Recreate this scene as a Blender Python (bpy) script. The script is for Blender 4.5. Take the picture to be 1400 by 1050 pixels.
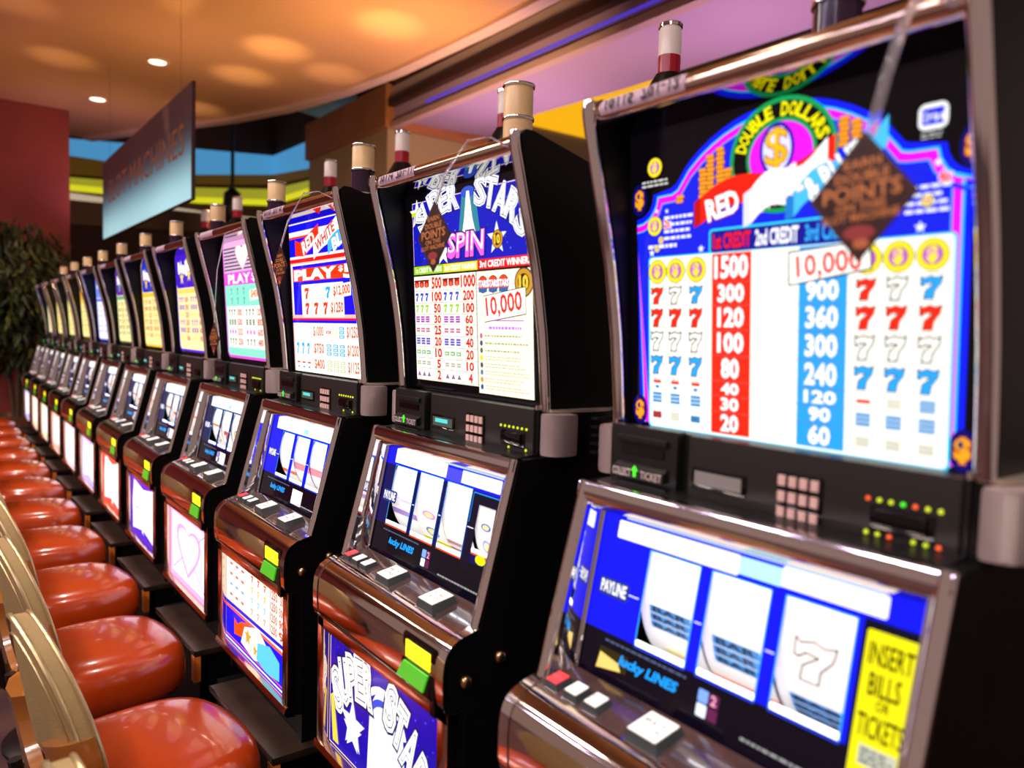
import bpy, bmesh, math, random
from mathutils import Vector, Matrix
random.seed(7)
for o in list(bpy.data.objects): bpy.data.objects.remove(o)
SC = bpy.context.scene
COL = SC.collection
PI = math.pi

# ------------------------------------------------------------------ camera
cam_d = bpy.data.cameras.new('camera'); cam = bpy.data.objects.new('camera', cam_d); COL.objects.link(cam)
cam_d.sensor_width = 36.0; cam_d.lens = 27.0
yaw, pitch, roll = 0.9265, -0.0643, 0.0289
d = Vector((-math.sin(yaw)*math.cos(pitch), math.cos(yaw)*math.cos(pitch), math.sin(pitch)))
r = Vector((math.cos(yaw), math.sin(yaw), 0)); u = r.cross(d)
R_ = math.cos(roll)*r + math.sin(roll)*u; U_ = -math.sin(roll)*r + math.cos(roll)*u
m = Matrix((R_, U_, -d)).transposed().to_4x4(); m.translation = Vector((1.3613, -0.8334, 1.4))
cam.matrix_world = m
cam_d.shift_y = -0.5/1400
cam_d.dof.use_dof = True; cam_d.dof.focus_distance = 1.95; cam_d.dof.aperture_fstop = 2.4
SC.camera = cam
SC.view_settings.view_transform = 'Standard'; SC.view_settings.look = 'None'
SC.view_settings.gamma = 1; SC.view_settings.use_curve_mapping = False
SC.view_settings.exposure = 0.0

# ------------------------------------------------------------------ world and lights
w = bpy.data.worlds.new('world'); SC.world = w; w.use_nodes = True
w.node_tree.nodes['Background'].inputs[0].default_value = (0.36, 0.24, 0.215, 1)
w.node_tree.nodes['Background'].inputs[1].default_value = 0.72

def lamp(kind, name, loc, energy, col, size=0.3, target=None, spot=1.2, blend=.8):
    l = bpy.data.lights.new(name, kind); l.energy = energy; l.color = col
    if kind == 'AREA': l.shape = 'DISK'; l.size = size
    else: l.shadow_soft_size = size
    if kind == 'SPOT': l.spot_size = spot; l.spot_blend = blend
    o = bpy.data.objects.new(name, l); COL.objects.link(o); o.location = loc
    if target is not None:
        o.rotation_euler = (Vector(target)-Vector(loc)).to_track_quat('-Z', 'Y').to_euler()
    return o
WARM = (1, .66, .36); WHITE = (1, .9, .8); MAUVE = (.85, .55, 1)
# downlights set in the soffit, above the row of stools
for i, x in enumerate((1.6, -.6, -2.8, -5.0, -7.2)):
    lamp('SPOT', 'stool_downlight', (x, -0.15, 3.9), 120, WHITE, .10, (x, -.5, 0), 1.3, .9)
for i in range(7):      # unseen area strips over the aisle, added to put highlights in the chrome
    for (y, e, c) in ((-2.4, 38, (1, .84, .76)), (-4.4, 26, (.78, .70, 1.0))):
        o = lamp('AREA', 'added_chrome_light', (2.6-1.35*i, y, 3.95), e, c, .2); o.data.shape = 'RECTANGLE'; o.data.size = .75; o.data.size_y = .16
# added spots without fixtures, aimed up to brighten the soffit
for (x, y, e, c) in ((-8.6, 1.0, 40, WARM), (-6.2, 1.3, 75, WARM), (-4.3, 2.2, 190, WARM), (-7.2, -.9, 45, WARM), (-3.6, -.6, 60, WARM), (-9.2, .9, 30, MAUVE), (-5.6, .1, 30, (1, .5, .3)), (-.5, .9, 80, WARM)):
    lamp('SPOT', 'added_soffit_wash', (x, y, 2.35), e, c, .12, (x-.5, y-.2, 4), 2.0, 1.0)
for (tx, ty, e) in ((-5.9, 1.75, 170), (-6.9, 1.75, 110), (-5.4, .9, 60), (-7.6, .2, 70), (-8.5, 1.7, 80), (-4.7, 2.3, 190), (-6.3, -.3, 60), (-6.2, 2.45, 90)):  # narrow spots added to throw bright patches on the soffit
    lamp('SPOT', 'added_soffit_patch', (tx+.6, ty-.5, 2.5), e, (1, .74, .40), .05, (tx, ty, 4), .44, 1.0)
for (x, y, e) in ((-5.4, 4.3, 120), (-2.5, 4.3, 130), (.5, 4.3, 90)):  # unseen spots added to brighten the mauve side ceiling
    lamp('SPOT', 'added_mauve_wash', (x, y, 2.3), e, (.92, .55, .85), .2, (x, y-.1, 4), 2.4, 1.0)
lamp('AREA', 'side_hall_light', (-3.5, 2.6, 2.6), 60, (1, .62, .35), .8, (-8, 3.9, 3.2))
lamp('AREA', 'pillar_light', (-6.6, -2.4, 3.4), 14, (1, .6, .5), .5, (-9.8, -.6, 2.0))

# ------------------------------------------------------------------ materials
def lin(c): return tuple(((v/12.92) if v <= .04045 else ((v+.055)/1.055)**2.4) for v in c)
def H(h): return lin(tuple(int(h[i:i+2], 16)/255 for i in (0, 2, 4)))
MATS = {}
def mat(name, col, rough=.5, metal=0, emis=None, es=0, coat=0, noise=None, bump=None, trans=0, attr=False, ior=None, spec=None):
    if name in MATS: return MATS[name]
    mt = bpy.data.materials.new(name); mt.use_nodes = True; nt = mt.node_tree; b = nt.nodes['Principled BSDF']
    b.inputs['Base Color'].default_value = (*col, 1); b.inputs['Roughness'].default_value = rough
    b.inputs['Metallic'].default_value = metal
    if coat: b.inputs['Coat Weight'].default_value = coat; b.inputs['Coat Roughness'].default_value = .04
    if spec is not None: b.inputs['Specular IOR Level'].default_value = spec
    if trans: b.inputs['Transmission Weight'].default_value = trans; b.inputs['IOR'].default_value = 1.2
    if emis is not None:
        b.inputs['Emission Color'].default_value = (*emis, 1); b.inputs['Emission Strength'].default_value = es
    if attr:
        a = nt.nodes.new('ShaderNodeAttribute'); a.attribute_name = 'col'
        nt.links.new(a.outputs['Color'], b.inputs['Emission Color'] if attr == 'e' else b.inputs['Base Color'])
        if attr == 'e': b.inputs['Emission Strength'].default_value = es
        if attr == 'both':
            nt.links.new(a.outputs['Color'], b.inputs['Emission Color']); b.inputs['Emission Strength'].default_value = es
    if noise:
        sc, amt, c2 = noise
        tc = nt.nodes.new('ShaderNodeTexCoord'); n = nt.nodes.new('ShaderNodeTexNoise'); n.inputs['Scale'].default_value = sc; n.inputs['Detail'].default_value = 5
        nt.links.new(tc.outputs['Object'], n.inputs['Vector'])
        rp = nt.nodes.new('ShaderNodeValToRGB'); rp.color_ramp.elements[0].position = .35; rp.color_ramp.elements[1].position = .65
        rp.color_ramp.elements[0].color = (*col, 1); rp.color_ramp.elements[1].color = (*[a_*(1-amt)+b_*amt for a_, b_ in zip(col, c2)], 1)
        nt.links.new(n.outputs['Fac'], rp.inputs['Fac']); nt.links.new(rp.outputs['Color'], b.inputs['Base Color'])
    if bump:
        kind, sc, st = bump
        tc = nt.nodes.new('ShaderNodeTexCoord')
        if kind == 'wave':
            n = nt.nodes.new('ShaderNodeTexWave'); n.bands_direction = 'Z'; n.inputs['Scale'].default_value = sc
        else:
            n = nt.nodes.new('ShaderNodeTexNoise'); n.inputs['Scale'].default_value = sc; n.inputs['Detail'].default_value = 4
        nt.links.new(tc.outputs['Object'], n.inputs['Vector'])
        bp = nt.nodes.new('ShaderNodeBump'); bp.inputs['Strength'].default_value = st; bp.inputs['Distance'].default_value = .002
        nt.links.new(n.outputs[1] if kind == 'wave' else n.outputs['Fac'], bp.inputs['Height']); nt.links.new(bp.outputs['Normal'], b.inputs['Normal'])
    MATS[name] = mt; return mt
M_ = dict(
    black=mat('black_laminate', (.0035, .003, .0035), .42, spec=.25, bump=('noise', 60, .05)),
    gloss=mat('black_gloss', (.004, .003, .004), .05),
    satin=mat('black_plastic', (.009, .008, .0085), .36, bump=('noise', 400, .25)),
    satin2=mat('grey_black_plastic', (.020, .017, .014), .38),
    chrome=mat('chrome', (.95, .88, .85), .08, 1, bump=('noise', 9, .12)),
    chrome2=mat('polished_chrome', (.9, .86, .84), .04, 1),
    brass=mat('brass', (.62, .42, .22), .28, 1),
    copper=mat('copper_trim', (.85, .22, .03), .3, 0),
    brown_tint=mat('brown_tint_chrome', (.78, .58, .45), .12, 1, bump=('noise', 6, .2)),  # brown reflections put into the chrome's colour; gold stand edges share it
    grille=mat('speaker_mesh', (.52, .40, .38), .45, .35, bump=('wave', 150, .9)),
    speaker=mat('speaker_top', (.62, .52, .42), .3, .6),
    deck=mat('deck_print', (.05, .03, .028), .12, 0, coat=.5, noise=(18, .5, (.16, .08, .07))),
    btn=mat('button_side', (.06, .07, .075), .25),
    white_cap=mat('button_white', (.85, .82, .76), .3, emis=(1, .95, .85), es=.5),
    red_cap=mat('button_red', (.8, .05, .05), .3, emis=(1, .03, .04), es=.5),
    led_g=mat('led_green', (.1, .6, .05), .4, emis=H('35ff20'), es=1.0),
    led_y=mat('led_yellow', (.6, .6, .05), .4, emis=H('c8e020'), es=.9),
    led_r=mat('led_red', (.6, .1, .05), .4, emis=H('ff5a20'), es=1.1),
    lit_y=mat('lit_yellow', (.6, .6, .05), .2, emis=H('fff000'), es=1.25),
    lit_g=mat('lit_green', (.1, .5, .05), .2, emis=H('30b00c'), es=.7),
    cyan=mat('display_lit', (.05, .2, .2), .3, emis=H('50e8e0'), es=.9),
    grey=mat('display_off', (.30, .28, .26), .3),
    lcd=mat('display_dim', (.10, .14, .12), .3),
    key=mat('key_plastic', (.85, .55, .48), .4),
    lampm=mat('reel_lamp', (1, 1, 1), .5, emis=(.92, .95, 1), es=14),
    strip=mat('reel_lamp_bottom', (1, 1, 1), .5, emis=(.86, .9, 1), es=2.2),
    art=mat('backlit_print', (.0, .0, .0), .12, attr='e', es=1.35, spec=.35),
    reel=mat('reel_print', (.0, .0, .0), .35, attr='both', es=.62),
    print_=mat('flat_print', (.0, .0, .0), .45, attr='base'),
    cream=mat('lamp_cream', (.72, .47, .22), .35, emis=(.8, .5, .25), es=.12),
    cone_red=mat('lamp_red', (.32, .01, .02), .2, emis=(.6, .0, .02), es=.12),
    cone_white=mat('lamp_white', (.8, .66, .6), .3, emis=(.9, .7, .62), es=.15),
    purple_lens=mat('lamp_dark', (.03, .01, .03), .15),
    vinyl=mat('red_vinyl', (.46, .048, .004), .22, coat=.5, noise=(5, .35, (.34, .03, .004)), bump=('noise', 30, .12)),
    tan=mat('tan_fabric', (.38, .26, .10), .6, noise=(22, .35, (.31, .20, .07)), bump=('noise', 220, .5)),
    pipe=mat('gold_piping', (.52, .38, .18), .28, .55),
    wood=mat('varnished_wood', (.42, .15, .025), .15, coat=1, noise=(7, .5, (.26, .075, .012))),
    dark=mat('dark_metal', (.02, .018, .018), .3, .6),
    plate=mat('stand_top', (.030, .018, .013), .3, noise=(14, .5, (.055, .033, .022))),
    clear=mat('clear_plastic', (.9, .82, .84), .08, trans=.85),
    sign_b=mat('sign_brown', (.045, .018, .014), .3),
)

# ------------------------------------------------------------------ mesh builder
class MB:
    def __init__(s): s.v = []; s.f = []; s.m = []; s.c = []
    def add(s, vs, fs, mi=0, col=None):
        o = len(s.v); s.v += [tuple(p) for p in vs]
        for f in fs: s.f.append([o+i for i in f]); s.m.append(mi); s.c.append(col)
    def box(s, x0, x1, y0, y1, z0, z1, mi=0, bev=0, M=None):
        if bev:
            bm = bmesh.new(); bmesh.ops.create_cube(bm, size=1)
            for v in bm.verts: v.co = Vector(((x0+x1)/2+v.co.x*(x1-x0), (y0+y1)/2+v.co.y*(y1-y0), (z0+z1)/2+v.co.z*(z1-z0)))
            bmesh.ops.bevel(bm, geom=bm.edges[:], offset=bev, segments=2, affect='EDGES', profile=.7)
            vs = [v.co.copy() for v in bm.verts]; bm.verts.index_update(); fs = [[v.index for v in f.verts] for f in bm.faces]; bm.free()
        else:
            vs = [Vector((x, y, z)) for x in (x0, x1) for y in (y0, y1) for z in (z0, z1)]
            fs = [(0, 1, 3, 2), (4, 6, 7, 5), (0, 4, 5, 1), (2, 3, 7, 6), (0, 2, 6, 4), (1, 5, 7, 3)]
        if M is not None: vs = [M @ v for v in vs]
        s.add(vs, fs, mi)
    def prism(s, poly, x0, x1, mi=0, axis='x', bev=0):
        # polygon (a,b) extruded along axis
        def P(a, b, t): return {'x': (t, a, b), 'y': (a, t, b), 'z': (a, b, t)}[axis]
        n = len(poly); vs = [P(a, b, x0) for a, b in poly]+[P(a, b, x1) for a, b in poly]
        fs = [list(range(n))[::-1], [n+i for i in range(n)]]+[[i, (i+1) % n, n+(i+1) % n, n+i] for i in range(n)]
        if bev:
            bm = bmesh.new(); bv = [bm.verts.new(v) for v in vs]
            for f in fs: bm.faces.new([bv[i] for i in f])
            bmesh.ops.recalc_face_normals(bm, faces=bm.faces)
            es = [e for e in bm.edges if (e.verts[0].index < 0) or True]
            es = [e for e in bm.edges if abs({'x': e.verts[0].co.x-e.verts[1].co.x, 'y': e.verts[0].co.y-e.verts[1].co.y, 'z': e.verts[0].co.z-e.verts[1].co.z}[axis]) < 1e-6]
            bmesh.ops.bevel(bm, geom=es, offset=bev, segments=2, affect='EDGES', profile=.7)
            bm.verts.index_update(); vs = [v.co.copy() for v in bm.verts]; fs = [[v.index for v in f.verts] for f in bm.faces]; bm.free()
        s.add(vs, fs, mi)
    def sheet(s, prof, x0, x1, mi=0, th=.003):
        # thick strip whose (y,z) profile runs along x
        n = len(prof); nr = []
        for i in range(n):
            a = prof[max(0, i-1)]; b = prof[min(n-1, i+1)]; t = Vector((b[0]-a[0], b[1]-a[1])).normalized(); nr.append((-t.y, t.x))
        inner = [(p[0]+q[0]*th, p[1]+q[1]*th) for p, q in zip(prof, nr)]
        s.prism(list(prof)+inner[::-1], x0, x1, mi)
    def tube(s, pts, r, seg=10, mi=0, ry=None, cap=True, up=Vector((1, 0, 0))):
        pts = [Vector(p) for p in pts]; n = len(pts); vs = []
        for i, p in enumerate(pts):
            t = (pts[min(n-1, i+1)]-pts[max(0, i-1)]).normalized(); a = (up-t*up.dot(t))
            if a.length < 1e-4: a = Vector((0, 0, 1))-t*t.z
            a.normalize(); b = t.cross(a)
            rr = r[i] if isinstance(r, (list, tuple)) else r; r2 = (ry if ry else rr)
            for k in range(seg):
                an = 2*PI*k/seg; vs.append(p+a*rr*math.cos(an)+b*r2*math.sin(an))
        fs = [[i*seg+k, i*seg+(k+1) % seg, (i+1)*seg+(k+1) % seg, (i+1)*seg+k] for i in range(n-1) for k in range(seg)]
        if cap: fs += [list(range(seg))[::-1], [(n-1)*seg+k for k in range(seg)]]
        s.add(vs, fs, mi)
    def lathe(s, prof, cx=0, cy=0, seg=24, mi=0, axis='z', cz=0):
        vs = []; n = len(prof)
        for rr, h in prof:
            for k in range(seg):
                a = 2*PI*k/seg; x, y = rr*math.cos(a), rr*math.sin(a)
                vs.append((cx+x, cy+y, h) if axis == 'z' else (h, cy+x, cz+y))
        fs = [[i*seg+k, i*seg+(k+1) % seg, (i+1)*seg+(k+1) % seg, (i+1)*seg+k] for i in range(n-1) for k in range(seg)]
        fs += [list(range(seg))[::-1], [(n-1)*seg+k for k in range(seg)]]
        s.add(vs, fs, mi)
    def mesh(s, name, mats, smooth=40):
        me = bpy.data.meshes.new(name); me.from_pydata(s.v, [], s.f)
        for mt in mats: me.materials.append(mt)
        me.polygons.foreach_set('material_index', s.m)
        if any(c is not None for c in s.c):
            ca = me.color_attributes.new('col', 'FLOAT_COLOR', 'CORNER'); arr = []
            for p, c in zip(me.polygons, s.c): arr += list((*(c or (0, 0, 0)), 1.0))*p.loop_total
            ca.data.foreach_set('color', arr)
        else:
            bm = bmesh.new(); bm.from_mesh(me); bmesh.ops.recalc_face_normals(bm, faces=bm.faces); bm.to_mesh(me); bm.free()
        if smooth:
            me.polygons.foreach_set('use_smooth', [True]*len(me.polygons)); me.set_sharp_from_angle(angle=math.radians(smooth))
        me.update(); return me

def node(name, me=None, parent=None, loc=None, rz=0):
    o = bpy.data.objects.new(name, me); COL.objects.link(o)
    if parent: o.parent = parent
    if loc: o.location = loc
    if rz: o.rotation_euler = (0, 0, rz)
    return o
def tag(o, label=None, cat=None, group=None, kind=None):
    for k, v in (('label', label), ('category', cat), ('group', group), ('kind', kind)):
        if v: o[k] = v
    return o
CACHE = {}
def cached(key, fn):
    if key not in CACHE: CACHE[key] = fn()
    return CACHE[key]

# ------------------------------------------------------------------ flat print: polygons, text, symbols
TXT = {}
def glyphs(s, off=0.0):
    k = (s, off)
    if k in TXT: return TXT[k]
    cu = bpy.data.curves.new('t', 'FONT'); cu.body = s; cu.size = 1; cu.resolution_u = 2; cu.offset = off; cu.fill_mode = 'FRONT'
    o = bpy.data.objects.new('t', cu); COL.objects.link(o)
    dg = bpy.context.evaluated_depsgraph_get(); me = bpy.data.meshes.new_from_object(o.evaluated_get(dg))
    vs = [(v.co.x, v.co.y) for v in me.vertices]; fs = [list(p.vertices) for p in me.polygons]
    bpy.data.objects.remove(o); bpy.data.curves.remove(cu); bpy.data.meshes.remove(me)
    TXT[k] = (vs, fs); return TXT[k]
class Art:
    """flat print on a panel; fn(x, z, lift) gives the point in the machine's space"""
    def __init__(s, fn, es=1.0): s.b = MB(); s.fn = fn; s.es = es; s.n = 0
    def raw(s, pts, faces, col, lay):
        c = H(col) if isinstance(col, str) else col
        s.n += 1
        s.b.add([s.fn(x, z, lay*.00022+s.n*1e-6) for x, z in pts], faces, 0, tuple(v*s.es for v in c))
    def poly(s, pts, col, lay=1): s.raw(pts, [list(range(len(pts)))], col, lay)
    def rect(s, x0, x1, z0, z1, col, lay=1, nz=1):
        for i in range(nz):
            a = z0+(z1-z0)*i/nz; b = z0+(z1-z0)*(i+1)/nz
            s.poly([(x0, a), (x1, a), (x1, b), (x0, b)], col, lay)
    def rrect(s, x0, x1, z0, z1, r, col, lay=1):
        P = []
        for cx, cz, a0 in ((x1-r, z0+r, -90), (x1-r, z1-r, 0), (x0+r, z1-r, 90), (x0+r, z0+r, 180)):
            for k in range(5): a = math.radians(a0+k*22.5); P.append((cx+r*math.cos(a), cz+r*math.sin(a)))
        s.poly(P, col, lay)
    def disc(s, x, z, rx, rz, col, lay=1, n=28): s.poly([(x+rx*math.cos(2*PI*k/n), z+rz*math.sin(2*PI*k/n)) for k in range(n)], col, lay)
    def band(s, cx, cz, rx0, rz0, rx1, rz1, a0, a1, col, lay=1, n=28):
        A = [math.radians(a0+(a1-a0)*k/n) for k in range(n+1)]
        pts = [(cx+rx0*math.cos(a), cz+rz0*math.sin(a)) for a in A]+[(cx+rx1*math.cos(a), cz+rz1*math.sin(a)) for a in A]
        s.raw(pts, [[k, k+1, n+2+k, n+1+k] for k in range(n)], col, lay)
    def line(s, pts, w, col, lay=1):
        for (x0, z0), (x1, z1) in zip(pts, pts[1:]):
            L = math.hypot(x1-x0, z1-z0) or 1; nx, nz = -(z1-z0)/L*w/2, (x1-x0)/L*w/2; ex, ez = (x1-x0)/L*w/2, (z1-z0)/L*w/2
            s.poly([(x0+nx-ex, z0+nz-ez), (x0-nx-ex, z0-nz-ez), (x1-nx+ex, z1-nz+ez), (x1+nx+ex, z1+nz+ez)], col, lay)
    def star(s, x, z, r, col, lay=1, k=.42, rot=0):
        s.poly([(x+(r if i % 2 == 0 else r*k)*math.sin(PI*i/5+rot), z+(r if i % 2 == 0 else r*k)*math.cos(PI*i/5+rot)) for i in range(10)], col, lay)
    def text(s, t, x0, x1, z0, z1, col, lay=2, off=.0, rot=0, shear=0, out=None, ow=.05, warp=None):
        if out: s.text(t, x0, x1, z0, z1, out, lay, off+ow, rot, shear, None, 0, warp); lay += 1
        vs, fs = glyphs(t, off); v0, _ = glyphs(t, 0.0)
        if not v0: return
        ax0 = min(p[0] for p in v0); ax1 = max(p[0] for p in v0); ay0 = min(p[1] for p in v0); ay1 = max(p[1] for p in v0)
        cx, cz = (x0+x1)/2, (z0+z1)/2; ca, sa = math.cos(rot), math.sin(rot); P = []
        for a, b in vs:
            U = (a-ax0)/(ax1-ax0); V = (b-ay0)/(ay1-ay0)
            x = (U-.5)*(x1-x0)+(V-.5)*shear*(z1-z0); z = (V-.5)*(z1-z0)
            if warp: x, z = warp(x, z, U, V)
            P.append((cx+x*ca-z*sa, cz+x*sa+z*ca))
        s.raw(P, fs, col, lay)
    def arc_text(s, t, cx, cz, rx, rz, a0, a1, h, col, lay=3, wch=None, off=.02):
        n = len(t)
        for i, ch in enumerate(t):
            if ch == ' ': continue
            a = math.radians(a0+(a1-a0)*(i+.5)/n); x, z = cx+rx*math.cos(a), cz+rz*math.sin(a)
            wc = (wch or h*.62)*(.45 if ch == 'I' else 1)
            s.text(ch, x-wc/2, x+wc/2, z-h/2, z+h/2, col, lay, off, a-PI/2)
    def seven(s, x, z, w, h, col, lay=2, out='202020', ow=.0012):
        P = [(-.5, .5), (-.36, .40), (-.05, .5), (.22, .42), (.5, .5), (.44, .18), (.16, -.15), (.10, -.5), (-.36, -.5), (-.28, -.12), (.10, .16), (-.22, .20), (-.38, .06), (-.5, .08)]
        if out: s.line([(x+a*w, z+b*h) for a, b in P+P[:1]], ow, out, lay+2)
        for c, k in ((col, 0),):
            e = 0
            s.raw([(x+a*(w+2*e), z+b*(h+2*e)) for a, b in P], [[0, 1, 11, 12, 13], [1, 2, 10, 11], [2, 3, 10], [3, 4, 5, 10], [10, 5, 6, 9], [9, 6, 7, 8]], c, lay+(0 if k else 1))
    def bars(s, x, z, w, h, col, n=3, lay=2, ln='ffffff'):
        g = h/n
        for i in range(n):
            c = z+h/2-g*(i+.5); s.rect(x-w/2, x+w/2, c-g*.40, c+g*.40, col, lay)
            if g > .0075: s.text('BAR', x-w*.30, x+w*.30, c-g*.22, c+g*.22, ln, lay+1, .02)
    def lines(s, x0, x1, z0, z1, n, col, lay=2, fill=.45):
        for i in range(n):
            c = z1-(z1-z0)*(i+.5)/n; h = (z1-z0)/n*fill/2; a = x0; mx = x1-random.random()*.25*(x1-x0)
            while a < mx-.002:
                b = min(mx, a+random.uniform(.004, .012)); s.rect(a, b, c-h, c+h, col, lay); a = b+.0022
    def mesh(s, name, mt): return s.b.mesh(name, [mt], smooth=0)

UP = lambda x, z, l: (x, .055+(1.74-z)*.06-l, z)
RG = lambda x, z, l: (x, .02+(z-1.128)*.2-l, z)
BG = lambda x, z, l: (x, -.124-l, z)

def yellow_ring(A, x, z, r, lay=2):
    A.disc(x, z, r, r, '202000', lay, 20); A.disc(x, z, r*.94, r*.94, 'f5e020', lay+1, 20); A.disc(x, z, r*.62, r*.62, '302040', lay+2, 20); A.disc(x, z, r*.56, r*.56, 'c060c8', lay+3, 20)
    A.text('$', x-r*.25, x+r*.25, z-r*.5, z+r*.5, 'f5e020', lay+4, .05)

# ---- top glasses
def art_double():
    A = Art(UP); A.rect(-.262, .262, 1.268, 1.735, '060408', 0, 4)
    # blue field with the stepped shoulders and the arch
    AE = lambda d: math.degrees(math.asin(max(0, (d-.005)/(.034+d))))
    def outline(d):
        P = [(-.241+d, 1.268), (.241-d, 1.268), (.241-d, 1.583-d*.3)]
        for k in range(6): a = math.radians(-90-k*(90-AE(d))/5); P.append((.247+(.034+d)*math.cos(a), 1.620+(.034+d)*math.sin(a)))
        P += [(.176-d*.3, 1.626-d)]
        for k in range(17):
            t = k/16; x = .168-(.336)*t; e = x/.168; P.append((x*(1-d*2.2), 1.628+.080*(1-e*e)**.8-d))
        P += [(-.178+d*.3, 1.623-d)]
        for k in range(6): a = math.radians(-AE(d)-k*(90-AE(d))/5); P.append((-.247+(.034+d)*math.cos(a), 1.617+(.034+d)*math.sin(a)))
        return P
    A.poly(outline(0), '0a1cff', 1); A.poly(outline(.008), '20c8f8', 2); A.poly(outline(.0105), 'e010f0', 3); A.poly(outline(.020), '20a8f0', 4); A.poly(outline(.0215), '1420d8', 5)
    for sx in (-1, 1):
        for zc in (1.287, 1.612):
            A.disc(sx*.241, zc, .015, .024, '0a0a60', 6); A.text('$', sx*.241-.007, sx*.241+.007, zc-.013, zc+.013, 'f0a020', 7, .05, out='a03010', ow=.04)
    # medallion
    cx, cz = .008, 1.640
    A.disc(cx, cz, .079, .073, '109850', 8, 40); A.disc(cx, cz, .073, .067, '080808', 9, 40); A.disc(cx, cz, .052, .047, '109850', 10, 36); A.disc(cx, cz, .047, .042, 'e818f0', 11, 36)
    A.arc_text('DOUBLE DOLLARS', cx, cz, .0625, .0570, 168, 12, .016, 'f8f000', 12, .0098, .03)
    A.disc(.003, 1.648, .026, .034, '1a10a8', 12); A.disc(.003, 1.648, .021, .029, 'd8d8ff', 13)
    A.text('$', -.013, .019, 1.621, 1.675, 'a05010', 15, .025); A.text('$', -.013, .019, 1.621, 1.675, 'f8b818', 16, .0)
    for x in (-.062, .074): A.disc(x, 1.615, .007, .007, 'e818f0', 13, 14)
    # coin stacks
    for (x, z, h) in ((-.118, 1.60, .042), (-.105, 1.605, .055), (-.088, 1.60, .068), (-.075, 1.60, .040), (.094, 1.635, .040), (.110, 1.635, .034), (-.16, 1.598, .014)):
        for k in range(int(h/.006)):
            A.rrect(x-.0075+.0015*(k % 2), x+.0075+.0015*(k % 2), z+k*.006, z+k*.006+.0065, .002, '7a3008', 9); A.rrect(x-.0065+.0015*(k % 2), x+.0065+.0015*(k % 2), z+k*.006+.0012, z+k*.006+.006, .002, 'f09828', 10)
    # waving ribbons with the title
    def ribbon(p0, p1, h, c, cd, lay):
        n = 10; T = []; B = []
        for k in range(n+1):
            t = k/n; x = p0[0]+(p1[0]-p0[0])*t; z = p0[1]+(p1[1]-p0[1])*t+.010*math.sin(t*2.2*PI); T.append((x, z+h/2)); B.append((x, z-h/2))
        A.raw(T+B, [[k, n+1+k, n+2+k, k+1] for k in range(n)], c, lay)
        A.poly([T[0], (T[0][0]-.012, T[0][1]-.006), (B[0][0]-.012, B[0][1]-.004), B[0]], cd, lay)
    ribbon((-.120, 1.583), (.085, 1.628), .038, 'f02010', 'b81008', 14)
    ribbon((-.035, 1.580), (.075, 1.622), .046, 'ffffff', 'd8d8e8', 16)
    ribbon((.030, 1.575), (.150, 1.640), .032, '48b8f0', '2078c8', 18)
    A.text('RED', -.108, -.055, 1.572, 1.600, 'ffffff', 19, .04, .2, out='901008', ow=.04)
    A.text('WHITE', -.030, .040, 1.580, 1.615, 'f8f8ff', 20, .02, .35, out='c03018', ow=.015)
    A.text('& BLUE', .045, .125, 1.590, 1.622, 'ffffff', 21, .04, .5, out='2060b0', ow=.03)
    # maker's badge, top right
    A.rrect(.182, .214, 1.636, 1.664, .008, 'f0f0f0', 8); A.rrect(.186, .210, 1.654, 1.659, .002, '1828d0', 9); A.rrect(.186, .210, 1.641, 1.645, .002, '1828d0', 9); A.text('IGT', .187, .209, 1.6455, 1.6535, '1828d0', 9, .05)
    A.lines(.186, .210, 1.626, 1.634, 2, 'b8b8b8', 9)
    # side notes
    yellow_ring(A, -.209, 1.657, .015, 8); A.lines(-.235, -.180, 1.628, 1.640, 2, 'd0d0c8', 8)
    yellow_ring(A, -.209, 1.570, .015, 8); A.lines(-.19, -.135, 1.545, 1.585, 4, 'e8e8ff', 8)
    A.lines(-.222, -.150, 1.533, 1.545, 1, 'e8e8ff', 8); yellow_ring(A, -.196, 1.548, .0055, 9); yellow_ring(A, -.204, 1.536, .0055, 9)
    A.text('2x', -.190, -.178, 1.566, 1.577, 'f83050', 10, .05, out='ffffff', ow=.06); A.text('4x', .207, .219, 1.578, 1.590, 'f83050', 10, .05, out='ffffff', ow=.06)
    A.lines(.170, .222, 1.545, 1.580, 4, 'e8e8ff', 8); yellow_ring(A, .195, 1.560, .007, 9)
    for x, z, r_ in ((-.215, 1.530, .006), (-.120, 1.530, .006), (.188, 1.532, .007), (.205, 1.600, .005), (-.205, 1.592, .004), (-.185, 1.590, .004)): A.star(x, z, r_, 'e8f0ff', 8)
    # credit headings
    A.rrect(-.106, .125, 1.520, 1.556, .006, '30d0f8', 7); A.rrect(-.103, .122, 1.523, 1.553, .004, '18148c', 8)
    A.text('1st CREDIT', -.098, -.036, 1.528, 1.548, 'f01818', 9, .03, out='400010', ow=.02)
    A.text('2nd CREDIT', -.028, .036, 1.528, 1.548, 'ffffff', 9, .03); A.text('3rd CREDIT', .046, .116, 1.528, 1.548, '30a8f0', 9, .03)
    # pay table
    Z = [1.521, 1.481, 1.449, 1.414, 1.378, 1.342, 1.321, 1.298, 1.267]; W = 'fffdf2'
    A.rrect(-.222, .228, 1.262, 1.524, .006, '38c8f0', 7); A.rrect(-.219, .225, 1.264, 1.522, .006, W, 8)
    A.rect(-.100, -.034, 1.267, 1.521, 'f02a14', 9); A.rect(.038, .104, 1.267, 1.521, '2c9cf0', 9)
    for z in Z[1:-1]:
        A.rect(-.219, .225, z-.0003, z+.0003, '606060', 10)
    nums = ['1500', '300', '120', '100', '80', '40', '30', '20']; n3 = ['', '900', '360', '300', '240', '120', '90', '60']; n2 = ['', '600', '240', '200', '160', '80', '60', '40']
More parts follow.
